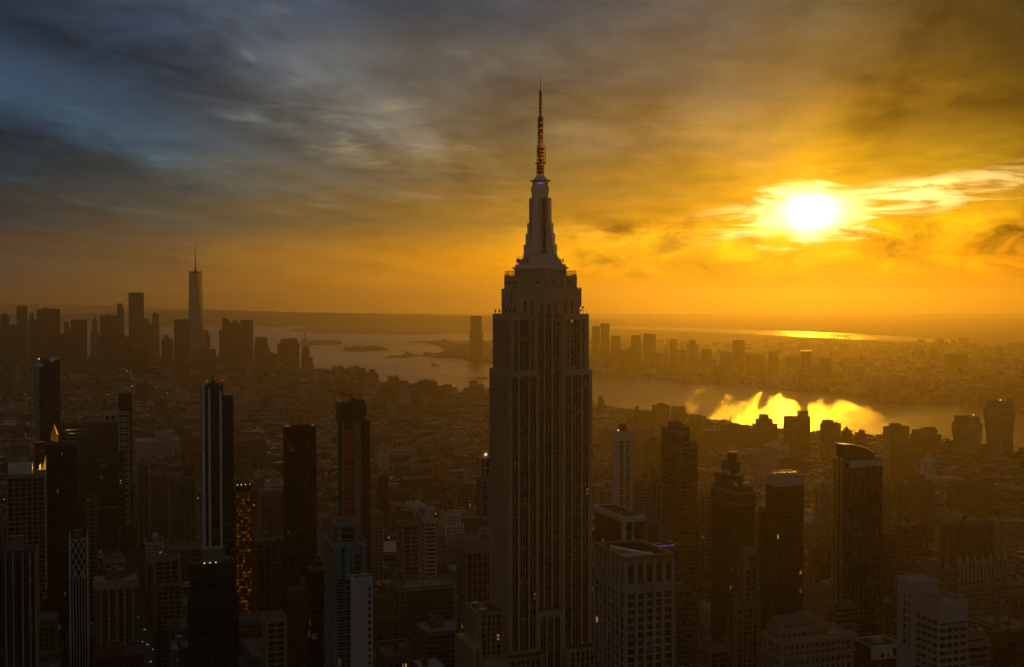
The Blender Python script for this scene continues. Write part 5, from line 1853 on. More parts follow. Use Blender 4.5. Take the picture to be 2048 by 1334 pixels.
G1 = 'office towers of the far downtown'
DT = [
    ('dark tower with small dome and finial, end of the downtown row', -8, 36, 650, 6100, 'far_dark', 'dome', ((2, 19, 632),), 0.8),
    ('plain tall slab next to the domed tower', 34, 56, 614, 5900, 'far_brown', 'plant', (), 0.8),
    ('low-shouldered tower between plain slab and teal-glass block', 57, 73, 640, 6300, 'far_dark', 'plant', ((60, 69, 627),), 0.8),
    ('wide greenish glass block with a crane-like mast on its roof', 74, 121.5, 619, 6100, 'far_glass', 'plant', (), 0.4),
    ('brown slab overlapping the wide greenish glass block', 71, 97, 640, 5500, 'far_brown', '', (), 0.8),
    ('thin dark tower with sloped shoulder right of greenish block', 128, 141, 655, 6000, 'far_dark', '', ((128.5, 138, 644),), 0.8),
    ('square black block with flat top before gothic green-spired tower', 142, 174.5, 640, 5700, 'far_dark', '', (), 0.7),
    ('gothic tower with green pyramid roof and needle spire', 181, 199, 664, 5550, 'far_cream', 'spire', ((184, 195, 645),), 1.0),
    ('wide black flat block just right of green-spired tower', 200, 235, 632, 6000, 'far_dark', 'plant', (), 0.6),
    ('thin pale tower with notched top against black flat block', 234, 248.5, 617, 5700, 'far_grey', '', ((235, 246, 607.5),), 1.0),
    ('tall narrow tower with comb-like crown, second tallest downtown', 257.5, 288.5, 586, 5300, 'far_grey', 'comb', (), 0.9),
    ('grey shoulder tower tucked behind comb-crowned tower', 286, 299, 638, 6000, 'far_dark', '', (), 0.9),
    ('stepped tower with narrow raised top right of comb-crowned tower', 298, 319, 649, 5700, 'far_grey', 'plant', ((304.5, 318.5, 629),), 0.8),
    ('low dark block with slanted cap beside the tallest glass tower', 323, 346, 678, 5600, 'far_brown', '', ((327, 338, 671),), 0.8),
    ('broad dark slab hiding the foot of the tallest glass tower', 348, 379, 639.5, 5000, 'far_brown', '', (), 0.6),
    ('narrow tower with rounded shoulder, right of tallest glass tower', 408, 420.5, 672, 5500, 'far_dark', '', ((409, 417, 660),), 0.9),
    ('slant-topped office tower, first of the three harbour towers', 438, 462, 660, 5300, 'far_brown', 'slant', ((445, 461, 641),), 0.8),
    ('pyramid-topped office tower in the middle of three harbour towers', 459, 484, 649, 5400, 'far_brown', 'pyramid', ((461, 479, 647),), 0.9),
    ('flat square-topped tower, last of the three harbour towers', 481, 506.5, 640.5, 5250, 'far_brown', '', (), 0.8),
    ('dark tower with rounded mansard top beyond three harbour towers', 508, 538, 690, 5300, 'far_brown', 'chamfer', ((510, 535, 673),), 0.9),
    ('broad tower with chamfered crown by the water', 554.5, 599, 687, 5200, 'far_brown', 'chamfer', ((561, 596, 677),), 0.8),
    ('slim waterside tower with low shoulder, last of downtown', 602, 625, 715, 5150, 'far_dark', '', ((603, 619, 694),), 0.9),
    ('small dark block alone at the waterline', 632, 657.5, 739, 4700, 'far_dark', '', (), 0.8),
    ('square dark block on the shore, taller of a close pair', 711, 730, 737, 4300, 'far_dark', '', (), 0.8),
    ('stepped dark block on the shore, lower of a close pair', 735, 756, 746, 4250, 'far_dark', '', ((737, 749, 739),), 0.8),
    ('large dark block in front of green-spired and comb-crowned towers', 196, 262, 674, 4900, 'far_brown', 'plant', (), 0.5),
    ('wide brown slab in front of square black block', 100, 145, 668, 5000, 'far_brown', '', (), 0.6),
    ('pale stepped government tower low in front of domed tower', 8, 34, 700, 4700, 'far_tan', 'plant', (), 0.8),
    ('slim pale tower with stepped top near slant-roofed tower', 27, 42, 735, 3600, 'far_white', '', ((31, 39, 729),), 0.9),
    ('long pale block below the tallest glass tower', 383, 432, 702, 4700, 'far_grey', '', ((400, 431, 699),), 0.4),
    ('dark mid-rise between three harbour towers and rounded mansard tower', 440, 480, 704, 4800, 'far_brown', '', (), 0.6),
    ('brown block in front of rounded mansard tower', 518, 554, 708, 4700, 'far_brown', 'plant', (), 0.7),
    ('tan brick slab with pale vertical edge before wide brown slab', 131, 172, 690, 4500, 'far_tan', '', (), 0.4),
    ('dark square block half way between downtown and banded thin tower', 270, 302, 768, 3300, 'far_brown', '', (), 0.7),
    ('low wide block right of large dark block', 262, 300, 700, 4750, 'far_dark', 'plant', (), 0.5),
    ('pair-windowed pale block low before chamfered-crown tower', 597, 618, 771, 3500, 'far_white', '', (), 0.7),
    ('long windowed cream warehouse near the shore, four storeys of arches', 616, 666, 789, 3100, 'far_cream', '', (), 0.3),
    ('tall brown block over the low roofs beneath broad dark slab', 345, 372, 735, 4300, 'far_brown', 'plant', (), 0.8),
    ('dark block with rooftop plant below three harbour towers', 556, 580, 741, 4200, 'far_dark', 'plant', (), 0.8),
    ('cluster-shaped stepped dark building crowning the shore mound', 810, 896, 790, 3500, 'far_brown', '', ((818, 886, 777), (828, 868, 766), (836, 858, 761)), 0.5),
    ('dark rounded apartment block left of the shore mound', 756, 806, 785, 3600, 'far_brown', '', ((760, 800, 770), (783, 800, 757)), 0.5),
    ('square pale block standing above shore roofs near limestone tower', 938, 956, 763, 3700, 'far_tan', '', (), 0.8),
]
for lab, a, b, q, Y, mt, tp, st_, ra in DT:
    sil('far_tower' if Y > 4600 else 'shore_building', lab, a, b, q, Y, mt, tp, ra, ROT if Y > 4600 else ROT + R(8), st_, cat='tower' if Y > 4600 else 'building', group=G1 if Y > 4600 else None)
REFS += [('green-spired tower', 190, 660, 4200), ('comb-crowned tower', 273, 700, 4000), ('tallest glass tower', 392, 700, 4000), ('three harbour towers', 472, 700, 4000), ('chamfered-crown tower', 577, 720, 3900), ('shore mound', 853, 780, 3300)]

# the tallest glass tower: square foot, square head turned by an eighth, tall mast
Yw = 5250
pw = at(392, 700, Yw)
zw_ = lambda q: at(392, q, Yw).z
e = thing('glass_skyscraper', 'tallest glass tower of far downtown, faceted tapering sides and tall mast', 'skyscraper', (pw.x, pw.y, 0), R(33))
k = Yw / F
s = 26 * k / 2
mb = MB()
B = [(-s, -s), (s, -s), (s, s), (-s, s)]
T = [(0, -s), (s, 0), (0, s), (-s, 0)]
zb, zt = zw_(726), zw_(547)
mb.prism(B, GZ, zb, 0)
for i in range(4):
    j = (i + 1) % 4
    mb.face([(*B[i], zb), (*B[j], zb), (*T[i], zt)], [(0, zb), (2 * s, zb), (s, zt)])
    mb.face([(*B[j], zb), (*T[j], zt), (*T[i], zt)], [(0, zb), (s, zt), (0, zt)])
mb.face([(*t_, zt) for t_ in T], [(0, 0)] * 4)
mtw = window_wall_mat('far_mirror', (0.34, 0.36, 0.38), (400, 4.2), (1.0, 0.8), (0.24, 0.27, 0.29), lit=0, rough=0.3)
mb.build('glazing', 'far_mirror', e)
mb = MB()
T2 = [(x * 1.02, y * 1.02) for x, y in T]
mb.prism(T2, zt, zw_(543), 0)
for i in range(4):
    mb.box(T[i][0] * .9 - 1.5, T[i][0] * .9 + 1.5, T[i][1] * .9 - 1.5, T[i][1] * .9 + 1.5, zt, zw_(540.5))
mb.build('parapet', 'far_dark', e)
mb = MB()
mb.cyl(0, 0, 11, 11, zw_(543), zw_(541.5), 16, bottom=True)
mb.cyl(0, 0, 2.8, 2.2, zw_(543), zw_(520), 8)
mb.cyl(0, 0, 1.9, 0.5, zw_(520), zw_(488), 8)
for q in (535, 527, 520, 511, 503):
    mb.cyl(0, 0, 3.1, 3.1, zw_(q) - 1, zw_(q) + 1, 8, bottom=True)
for i in range(4):
    a = i * math.pi / 2 + 0.3
    mb.bar((10 * math.cos(a), 10 * math.sin(a), zw_(542)), (0, 0, zw_(531)), 0.7)
mb.build('mast', 'steel_dark', e)
SEEN.append((375, 410, 488, 745, Yw))
FOOT.append((pw.x, pw.y, 45))
mb = MB()
mb.ball((0, 0, zw_(487.5)), 1.5, n=6, k=4)
mb.build('warning_lamp', 'lamp_red', e)

# across the river
G2 = 'towers on the far bank of the river'
JC = [
    ('lone tall round-shouldered tower on the far bank, left of limestone tower', 938, 966, 690, 6150, 'far_glass', '', ((939, 965.5, 662), (940.5, 963.5, 632)), 1.0),
    ('pale hazy slab touching the limestone tower, across the river', 1184, 1200, 653, 5500, 'far_glass', '', (), 0.8),
    ('dark capped tower paired with pale hazy slab across the river', 1201, 1219, 655, 5300, 'far_brown', '', ((1200.5, 1219.5, 647.5),), 0.8),
    ('squat hazy block in front of dark capped tower', 1222, 1241, 672, 5350, 'far_tan', '', (), 0.8),
    ('hazy slab above the jersey piers, third from limestone tower', 1262, 1282, 671, 5500, 'far_brown', '', (), 0.8),
    ('twin-stepped hazy block next to the third slab', 1286, 1312, 669, 5400, 'far_brown', '', ((1288, 1300, 667),), 0.8),
    ('round-shouldered hazy tower behind the smoke plume', 1338, 1355, 678, 5300, 'far_brown', 'chamfer', (), 0.9),
    ('hazy tower with stepped cap in middle of the far bank', 1374, 1396, 690, 5100, 'far_brown', '', ((1378, 1391, 680),), 0.8),
    ('hazy dark block with rounded cap among the far bank towers', 1402, 1424, 697, 4950, 'far_dark', 'chamfer', (), 0.9),
    ('tall slim hazy tower, tallest right of the rounded cap', 1465, 1489, 680.5, 5000, 'far_brown', '', (), 0.8),
    ('flat-topped brown tower right of the tall slim hazy tower', 1537, 1557, 704, 4800, 'far_brown', '', (), 0.8),
    ('dark tower with gleaming golden top edge on far bank', 1601.5, 1623, 703, 4700, 'far_dark', '', (), 0.8),
    ('broad hazy slab right of the gleaming-topped tower', 1638, 1663, 717, 4650, 'far_brown', '', (), 0.7),
    ('wide hazy slab high on the far bank ridge', 1889, 1936, 709, 5200, 'far_brown', '', (), 0.4),
    ('rounded hazy tower on the skyline above the wide slab', 1986, 2005, 694, 6500, 'far_brown', 'dome', (), 1.0),
    ('squat hazy block under the rounded skyline tower', 1972, 2008, 717, 5600, 'far_brown', '', (), 0.6),
    ('red-lamped shadowed tower on the riverbank opposite twisted towers', 1960, 1986, 751, 4300, 'far_dark', '', (), 0.8),
    ('low slab of the far bank behind flat-topped brown tower', 1572, 1600, 716, 5000, 'far_brown', '', (), 0.6),
    ('hazy slab pair left of tall slim hazy tower', 1440, 1462, 705, 4900, 'far_tan', '', (), 0.8),
    ('hazy broad block right of tall slim hazy tower', 1492, 1530, 712, 4850, 'far_brown', 'plant', (), 0.5),
    ('small hazy slab between stepped cap and round-shouldered towers', 1357, 1371, 700, 5000, 'far_tan', '', (), 0.8),
    ('hazy low block at the waterfront below dark capped tower', 1240, 1262, 700, 5250, 'far_brown', '', (), 0.6),
    ('hazy waterfront block with pale front, below twin-stepped block', 1312, 1338, 706, 5100, 'far_tan', '', (), 0.6),
    ('riverbank warehouse with hazy flat roof below the wide slab', 1850, 1880, 768, 4150, 'far_brown', '', (), 0.4),
]
for lab, a, b, q, Y, mt, tp, st_, ra in JC:
    sil('riverside_tower', lab, a, b, q, Y, mt, tp, ra, R(10), st_, cat='tower', group=G2, base=2.5)
gl_ = at(1612, 700.5, 4680)
# the Hudson shore of the near city
WS = [
    ('narrow stepped tower next to limestone tower on near riverbank', 1193, 1214, 812, 3000, 'far_brown', '', ((1195, 1208, 798), (1196, 1204, 793)), 0.8),
    ('small cupola building by the near riverbank', 1253, 1264, 829, 2850, 'far_tan', 'dome', ((1256, 1261, 822),), 1.0),
    ('two-level brick block on near riverbank, left of round-topped block', 1266, 1303, 822, 2800, 'far_brown', '', ((1269, 1277, 813),), 0.6),
    ('flat block with roof plant beside round-topped block', 1304, 1340, 811, 2750, 'far_brown', 'plant', (), 0.7),
    ('round-topped block with sloped shoulders near the water', 1341, 1372, 822, 2700, 'far_brown', 'chamfer', ((1342, 1371, 812),), 0.8),
    ('stepped block with raised corner against bright water', 1378, 1406, 842, 2550, 'far_dark', '', ((1393, 1405, 831),), 0.8),
    ('pointed-roof block against golden water', 1405, 1428, 846, 2500, 'far_dark', 'pyramid', ((1409, 1421, 841),), 0.9),
    ('very long dark warehouse spanning the riverbank', 1392, 1548, 858, 2400, 'far_brown', 'plant', ((1440, 1500, 852), (1455, 1463, 845)), 0.25),
    ('dark mound-shaped block at the edge of the sun glitter', 1505, 1556, 848, 2350, 'far_brown', '', ((1512, 1546, 838), (1518, 1538, 830)), 0.6),
    ('tall block with glinting stepped roof standing in the glitter', 1568, 1622, 834, 2300, 'far_dark', '', ((1598, 1621, 824),), 0.7),
    ('twin-height dark block right of the glinting roof block', 1641, 1683, 847, 2250, 'far_dark', '', ((1643, 1667, 841),), 0.7),
    ('gabled dark block below the glitter', 1684, 1706, 862, 2200, 'far_dark', 'pyramid', ((1688, 1700, 858),), 0.8),
    ('small block with water tower shape under the glitter', 1711, 1733, 866, 2200, 'far_brown', '', ((1719, 1732, 861),), 0.8),
    ('wide dark block with central penthouse right of the glitter', 1767, 1820, 854, 2150, 'far_brown', '', ((1780, 1802, 848),), 0.5),
    ('long low stepped block beside wide penthouse block', 1821, 1884, 870, 2150, 'far_brown', '', ((1824, 1876, 860), (1846, 1874, 856)), 0.4),
    ('small roofs block between long low block and twisted towers', 1884, 1912, 884, 2200, 'far_dark', '', ((1888, 1900, 878),), 0.6),
    ('dark shore block at the edge beyond taller twisted tower', 2032, 2070, 905, 2100, 'far_dark', '', ((2040, 2070, 897),), 0.6),
    ('stone office block left of slender white tower, hazy', 1200, 1226, 868, 2300, 'far_tan', 'plant', (), 0.8),
    ('hazy windowed block behind slender white tower', 1264, 1310, 856, 2100, 'far_tan', '', (), 0.5),
    ('hazy brown block above slender white tower shoulders', 1288, 1322, 880, 1900, 'far_brown', 'plant', (), 0.6),
    ('brick slab with pale stripes under wide penthouse block', 1768, 1782, 880, 1950, 'far_cream', '', (), 0.5),
    ('broad brown block filling the slope under wide penthouse block', 1783, 1835, 886, 1950, 'far_brown', '', (), 0.6),
]
for lab, a, b, q, Y, mt, tp, st_, ra in WS:
    sil('riverbank_building', lab, a, b, q, Y, mt, tp, ra, ROT, st_, cat='building')
REFS += [('round-topped block', 1356, 830, 2500), ('sun glitter', 1580, 840, 2300), ('wide penthouse block', 1793, 870, 2000), ('twisted towers', 1960, 880, 2000)]

# twisted pair at the river
G3 = 'pair of twisted towers at the river'


def twisted(label, pts, Y, cap, bays):
    """pts: (left px, right px, py) from the top down; every floor plate is its own square"""
    mid = (pts[0][0] + pts[0][1]) / 2
    pb = at(mid, 700, Y)
    e = thing('twisted_tower', label, 'tower', (pb.x, pb.y, 0), ROT + R(14), G3)
    k = Y / F
    z = lambda q: at(mid, q, Y).z
    n = 30
    core, fr = MB(), MB()
    za, zb = z(pts[-1][2]), z(pts[0][2])
    levels = []
    for i in range(n + 1):
        zz = za + (zb - za) * i / n
        q = pts[-1][2] + (pts[0][2] - pts[-1][2]) * i / n
        for (l1, r1, q1), (l0, r0, q0) in zip(pts, pts[1:]):
            if q1 <= q <= q0:
                f = (q - q1) / (q0 - q1)
                l, r = l1 + (l0 - l1) * f, r1 + (r0 - r1) * f
        w = (r - l) * k / 2 * 0.74
        c = ((l + r) / 2 - mid) * k
        levels.append((zz, c, w))
    sq = lambda c, w: [(c - w, -w), (c + w, -w), (c + w, w), (c - w, w)]
    core.prism(sq(levels[0][1], levels[0][2]), GZ, za)
    for (z0, c0, w0), (z1, c1, w1) in zip(levels, levels[1:]):
        core.prism(sq(c0, w0), z0, z1, 0, sq(c1, w1))
        fr.prism(sq(c0, w0 + 0.7), z0, z0 + 0.9)
    for i in range(bays + 1):
        f = -1 + 2 * i / bays
        for (z0, c0, w0), (z1, c1, w1) in zip(levels, levels[1:]):
            fr.bar((c0 + f * w0, -w0 - 0.4, z0), (c1 + f * w1, -w1 - 0.4, z1), 1.0)
            fr.bar((c0 - w0 - 0.4, f * w0, z0), (c1 - w1 - 0.4, f * w1, z1), 1.0)
    core.build('glazing', 'glass_tower', e)
    fr.build('stone_grid', 'limestone', e)
    c, w = levels[-1][1], levels[-1][2]
    mb = MB()
    mb.prism(sq(c, w * 0.84), zb, z(cap))
    mb.build('crown', 'dark_grey', e)
    SEEN.append((pts[0][0], pts[0][1], cap, 960, Y))
    FOOT.append((pb.x, pb.y, 28))
    lamps(e, [(c + w * 0.3, -w * .5, z(cap) + 1.5)] if bays == 8 else [(c - w * 0.75, -w * .6, z(cap) + 1.5)], 'lamp_warm', 1.3, 'roof_lamp')


twisted('shorter twisted tower with pale stone grid and grey box crown', [(1908, 1963, 845), (1910, 1962, 870), (1916, 1958, 905), (1917, 1957, 940), (1917, 1957, 990)], 2220, 831, 8)
twisted('taller twisted tower, narrow-waisted with dark grid, at the river edge', [(1971, 2029, 814), (1974, 2027, 840), (1979, 2024, 875), (1975, 2030, 925), (1975, 2032, 990)], 2290, 800, 9)

# golden gleam of a far-bank roof edge, put in as a glowing ring
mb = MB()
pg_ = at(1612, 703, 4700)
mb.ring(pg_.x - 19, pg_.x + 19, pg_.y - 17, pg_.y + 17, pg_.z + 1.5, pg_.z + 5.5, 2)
tag(mb.build('roof_gleam', 'gleam_gold'), 'glowing band for the golden gleam atop the dark tower across the river', 'gleam')

# ---------------------------------------------------------------- statue, islands, bridge, boats
ps = at(610, 684, 8600)
e = thing('statue', 'tall statue raising a torch on a stepped pedestal, harbour island', 'statue', (ps.x, ps.y, 2.4), R(-25))
k = 8600 / F
mb = MB()
for w, z0, z1 in ((24, 0, 8), (19, 8, 14), (10.5, 14, 22), (8.5, 22, 44), (10, 44, 47)):
    mb.prism([(-w, -w), (w, -w), (w, w), (-w, w)], z0, z1, 0, [(-w * .93, -w * .93), (w * .93, -w * .93), (w * .93, w * .93), (-w * .93, w * .93)])
mb.build('pedestal', 'limestone', e)
bm_ = bpy.data.meshes.new('figure')
J = [((0, 0, 47), 6.4), ((0, 0, 56), 5.6), ((0, 0, 66), 4.6), ((0.3, 0, 75), 4.4), ((0.2, 0, 79), 2.0), ((0.2, -.3, 83), 2.6), ((0.2, -.3, 86), 1.6), ((-3.6, 0, 76.5), 1.9), ((-5.2, 0, 83), 1.5), ((-5.6, 0, 90), 1.2), ((4.2, 0, 74), 1.9), ((4.8, -2, 69), 1.7)]
E_ = [(0, 1), (1, 2), (2, 3), (3, 4), (4, 5), (5, 6), (3, 7), (7, 8), (8, 9), (3, 10), (10, 11)]
bm_.from_pydata([j[0] for j in J], E_, [])
fo = bpy.data.objects.new('figure', bm_)
C.objects.link(fo)
fo.parent = e
bm_.materials.append(MATS['copper_green'])
sk = fo.modifiers.new('skin', 'SKIN')
for v_, j in zip(bm_.skin_vertices[0].data if bm_.skin_vertices else [], J):
    v_.radius = (j[1], j[1])
if not bm_.skin_vertices:
    bpy.context.view_layer.objects.active = fo
sub = fo.modifiers.new('smooth', 'SUBSURF')
sub.levels = sub.render_levels = 1
mb = MB()
mb.cyl(-5.6, 0, 1.0, 1.7, 89.5, 92.0, 8)
mb.cyl(-5.6, 0, 1.2, 0.1, 92.0, 95.5, 8)
mb.build('torch', 'gold_leaf', e)

LEAF = base_mat('tree_leaves')
n, b = LEAF[1], LEAF[2]
t = n.new('ShaderNodeTexCoord')
oi = n.new('ShaderNodeObjectInfo')
a = n.noise(t.outputs['Object'], 0.8, 4, 0.6)
n.link(n.mix(a, (0.025, 0.035, 0.012), (0.075, 0.08, 0.03)), b.inputs['Base Color'])
b.inputs['Roughness'].default_value = 0.8
wall_mat('bark', (0.09, 0.065, 0.045), 0.95, 0.3)


def crown_mesh(mb, rnd, R_, H, n, leaf):
    """leaf clumps spread through an uneven crown"""
    lobes = [(Vector((rnd.uniform(-.55, .55) * R_, rnd.uniform(-.55, .55) * R_, rnd.uniform(0.25, 0.85) * H)), rnd.uniform(0.28, 0.5) * R_) for _ in range(9)]
    for i in range(n):
        c, r = rnd.choice(lobes)
        d = Vector((rnd.gauss(0, 1), rnd.gauss(0, 1), rnd.gauss(0, 1))).normalized() * r * rnd.uniform(0.6, 1.05)
        p = c + d
        u = Vector((rnd.gauss(0, 1), rnd.gauss(0, 1), rnd.gauss(0, 1))).normalized()
        v = u.cross(Vector((rnd.gauss(0, 1), rnd.gauss(0, 1), rnd.gauss(0, 1)))).normalized()
        s_ = leaf * rnd.uniform(0.6, 1.3)
        mb.face([p - u * s_ - v * s_ * .6, p + u * s_ - v * s_ * .6, p + u * s_ * .7 + v * s_, p - u * s_ * .8 + v * s_ * .8], [(0, 0)] * 4)


protos = []
for i in range(3):
    rnd = random.Random(60 + i)
    tr_, cr_ = MB(), MB()
    tr_.cyl(0, 0, 0.45, 0.25, 0, 6, 7)
    for j in range(6):
        a = j * 1.05 + rnd.uniform(-.3, .3)
        tr_.bar((0, 0, 4 + j * 0.4), (2.8 * math.cos(a), 2.8 * math.sin(a), 8.5 + j * 0.5), 0.28)
    crown_mesh(cr_, rnd, 5.2, 13.5, 420, 0.75)
    protos.append((tr_, cr_))
TREE_MESH = []


def tree(label, x, y, z, sc, kind, group, rot):
    e = thing('tree', label, 'tree', (x, y, z), rot, group)
    e.scale = (sc, sc, sc)
    if len(TREE_MESH) <= kind:
        t0 = protos[kind][0].build('trunk', 'bark', e)
        c0 = protos[kind][1].build('crown', 'tree_leaves', e)
        TREE_MESH.append((t0, c0))
    else:
        for o_ in TREE_MESH[kind]:
            c_ = o_.copy()
            C.objects.link(c_)
            c_.parent = e
    return e


rnd = random.Random(21)
k_ = 0
for px, py in ((292, 1112), (304, 1106), (316, 1111), (330, 1104), (342, 1110), (352, 1116), (322, 1122), (336, 1124), (300, 1124), (364, 1110), (311, 1132), (348, 1130)):
    g = ground(px, py, GZ)
    tree('leafy dark park tree in the grove left of the fin tower', g.x, g.y, GZ, rnd.uniform(1.15, 1.6), k_ % 3, 'park trees by the fin tower', rnd.uniform(0, 6))
    k_ += 1
for isl, pts, lab, grp in (('i', [(604 + i * 3.6, 686 + (i % 3) * 0.8) for i in range(22)], 'hazy tree on the statue island', 'trees on the statue island'),
                           ('j', [(690 + i * 3.4, 698.2 + (i % 3) * 0.9) for i in range(24)], 'hazy tree on the low wooded harbour island', 'trees on the wooded island')):
    for px, py in pts:
        g = ground(px + rnd.uniform(-1, 1), py, 2.4)
        tree(lab, g.x, g.y, 2.4, rnd.uniform(1.3, 2.1), rnd.randrange(3), grp, rnd.uniform(0, 6))
sil('island_building', 'long hazy hall on the wooded harbour island', 706, 722, 693.5, 7900, 'far_tan', '', 0.4, R(5), ((707, 711, 690.5),), base=2.4)
sil('island_building', 'second hazy hall on the wooded harbour island', 730, 752, 693, 7850, 'far_brown', '', 0.3, R(5), ((744, 748, 691),), base=2.4)
sil('island_building', 'turreted hall on the small pier island, hazy', 806, 828, 707, 6900, 'far_tan', '', 0.4, R(5), ((813, 818, 703), (815, 816.5, 699)), base=2.4)

e = None
b0, b1 = ground(1500, 664.5), ground(1700, 677)
d_ = (b1 - b0)
L = d_.length
e = thing('trestle_bridge', 'long low trestle bridge over the far bay, on many slim piers', 'bridge', (b0.x, b0.y, 0), math.atan2(d_.y, d_.x))
mb = MB()
mb.box(0, L, -9, 9, 20, 23)
mb.box(0, L, -9.4, -9, 23, 25)
mb.build('deck', 'far_brown', e)
for i in range(34):
    x = L * (i + 0.5) / 34
    mb = MB()
    mb.box(x - 1.2, x + 1.2, -6, 6, -1, 20)
    mb.build('pier', 'concrete', e)


def boat(label, px, py, Ln, rot, sail=False, name='ferry', cat='boat'):
    g = ground(px, py)
    e = thing(name, label, cat, (g.x, g.y, 0), rot)
    w = Ln * 0.26
    mb = MB()
    hull = [(-Ln / 2, -w / 2), (Ln * .3, -w / 2), (Ln / 2, 0), (Ln * .3, w / 2), (-Ln / 2, w / 2)]
    mb.prism([(x * .94, y * .8) for x, y in hull], -0.6, 2.4, 0, hull)
    mb.build('hull', 'dark_grey', e)
    mb = MB()
    if sail:
        mb.bar((0, 0, 2.4), (0, 0, 30), 0.5)
        mb.face([(0.2, 0, 4), (-8, 0.3, 4.5), (0.1, 0, 29)], [(0, 0)] * 3)
        mb.face([(0.6, 0, 4), (8, 0.2, 4.0), (0.5, 0, 27)], [(0, 0)] * 3)
        mb.build('sail', 'white', e)
    else:
        mb.box(-Ln * .36, Ln * .2, -w * .38, w * .38, 2.4, 6.0)
        mb.box(-Ln * .2, Ln * .12, -w * .3, w * .3, 6.0, 9.0)
        mb.build('cabin', 'white', e)
        mb = MB()
        mb.cyl(-Ln * .12, 0, 1.1, 1.0, 9.0, 12.5, 8)
        mb.build('funnel', 'dark_grey', e)


boat('small ferry crossing open water left of the limestone tower', 869, 731, 42, 0.4)
boat('broad ferry low in the water beside the limestone tower', 966, 757, 70, 0.15)
boat('barge moored off the far piers under the smoke plume', 1288, 758, 75, 0.1, name='barge')
boat('second barge close to the far piers, right of the moored barge', 1325, 756, 60, 0.05, name='barge')
boat('white sailing boat in front of the far bank towers', 1508, 771, 26, 0.3, True, 'sailing_boat')
boat('tiny dark tug in front of the wooded island', 748, 673.5, 60, 0.1, name='tug')
boat('long ship far out beyond the statue', 432, 668, 150, 0.1, name='ship')

# wakes of two ferries
m, n, b, out = base_mat('wake_foam')
b.inputs['Base Color'].default_value = (0.30, 0.28, 0.25, 1)
b.inputs['Roughness'].default_value = 0.5
for lab, a_, c_ in (('thin pale wake trailing left of the broad ferry', (800, 742), (962, 758)), ('short pale wake beside the chamfered-crown tower', (640, 724), (700, 735))):
    p0, p1 = ground(*a_, 0.15), ground(*c_, 0.15)
    mb = MB()
    mb.bar(p0, p1, 1.2)
    me_ = MB()
    dv = (p1 - p0).normalized()
    nv = Vector((-dv.y, dv.x, 0))
    me_.face([p0 - nv * 3, p1 - nv * 7, p1 + nv * 7, p0 + nv * 3], [(0, 0)] * 4)
    tag(me_.build('wake', 'wake_foam'), lab, 'wake')

# ---------------------------------------------------------------- steam over the far bank
m = bpy.data.materials.new('steam')
m.use_nodes = True
m.node_tree.nodes.clear()
n = Nodes(m.node_tree)
out = n.new('ShaderNodeOutputMaterial')
vs = n.new('ShaderNodeVolumeScatter')
vs.inputs['Color'].default_value = (0.98, 0.96, 0.92, 1)
vs.inputs['Density'].default_value = 0.022
vs.inputs['Anisotropy'].default_value = 0.82
n.link(vs.outputs[0], out.inputs['Volume'])
MATS['steam'] = m


def plume(label, path, Y, r0, r1, seed):
    rnd = random.Random(seed)
    k = Y / F
    mb = MB()
    pts = [at(a, b, Y) for a, b in path]
    N_ = 46
    for i in range(N_):
        f = i / (N_ - 1) * (len(pts) - 1)
        j = min(int(f), len(pts) - 2)
        p = pts[j].lerp(pts[j + 1], f - j)
        r = (r0 + (r1 - r0) * i / N_) * k * rnd.uniform(0.6, 1.2)
        mb.ball(p + Vector((rnd.uniform(-1, 1), rnd.uniform(-1, 1), rnd.uniform(-1, 1))) * r * 0.7, r, n=8, k=5, squash=rnd.uniform(.6, 1))
    o_ = mb.build('smoke_plume', 'steam')
    for p_ in o_.data.polygons:
        p_.use_smooth = True
    tag(o_, label, 'smoke')


plume('tall wispy smoke plume leaning over the far bank, right of limestone tower', [(1206, 637), (1222, 630), (1236, 627), (1241, 618), (1250, 606)], 9500, 1.2, 3.2, 1)
plume('short wisp of smoke low right of the tall smoke plume', [(1273, 639), (1281, 635)], 9500, 0.8, 1.6, 2)
plume('faint steam wisp behind the lone round-shouldered tower', [(937, 632), (946, 629), (952, 627)], 9000, 0.8, 1.8, 3)

# ---------------------------------------------------------------- avenues and traffic
CR, SR = math.cos(ROT), math.sin(ROT)


def grid(a, b):
    """a: metres towards the river across town, b: metres downtown, from the limestone tower"""
    return EP.x + a * CR - b * SR, EP.y + a * SR + b * CR


def ungrid(x, y):
    x, y = x - EP.x, y - EP.y
    return x * CR + y * SR, -x * SR + y * CR


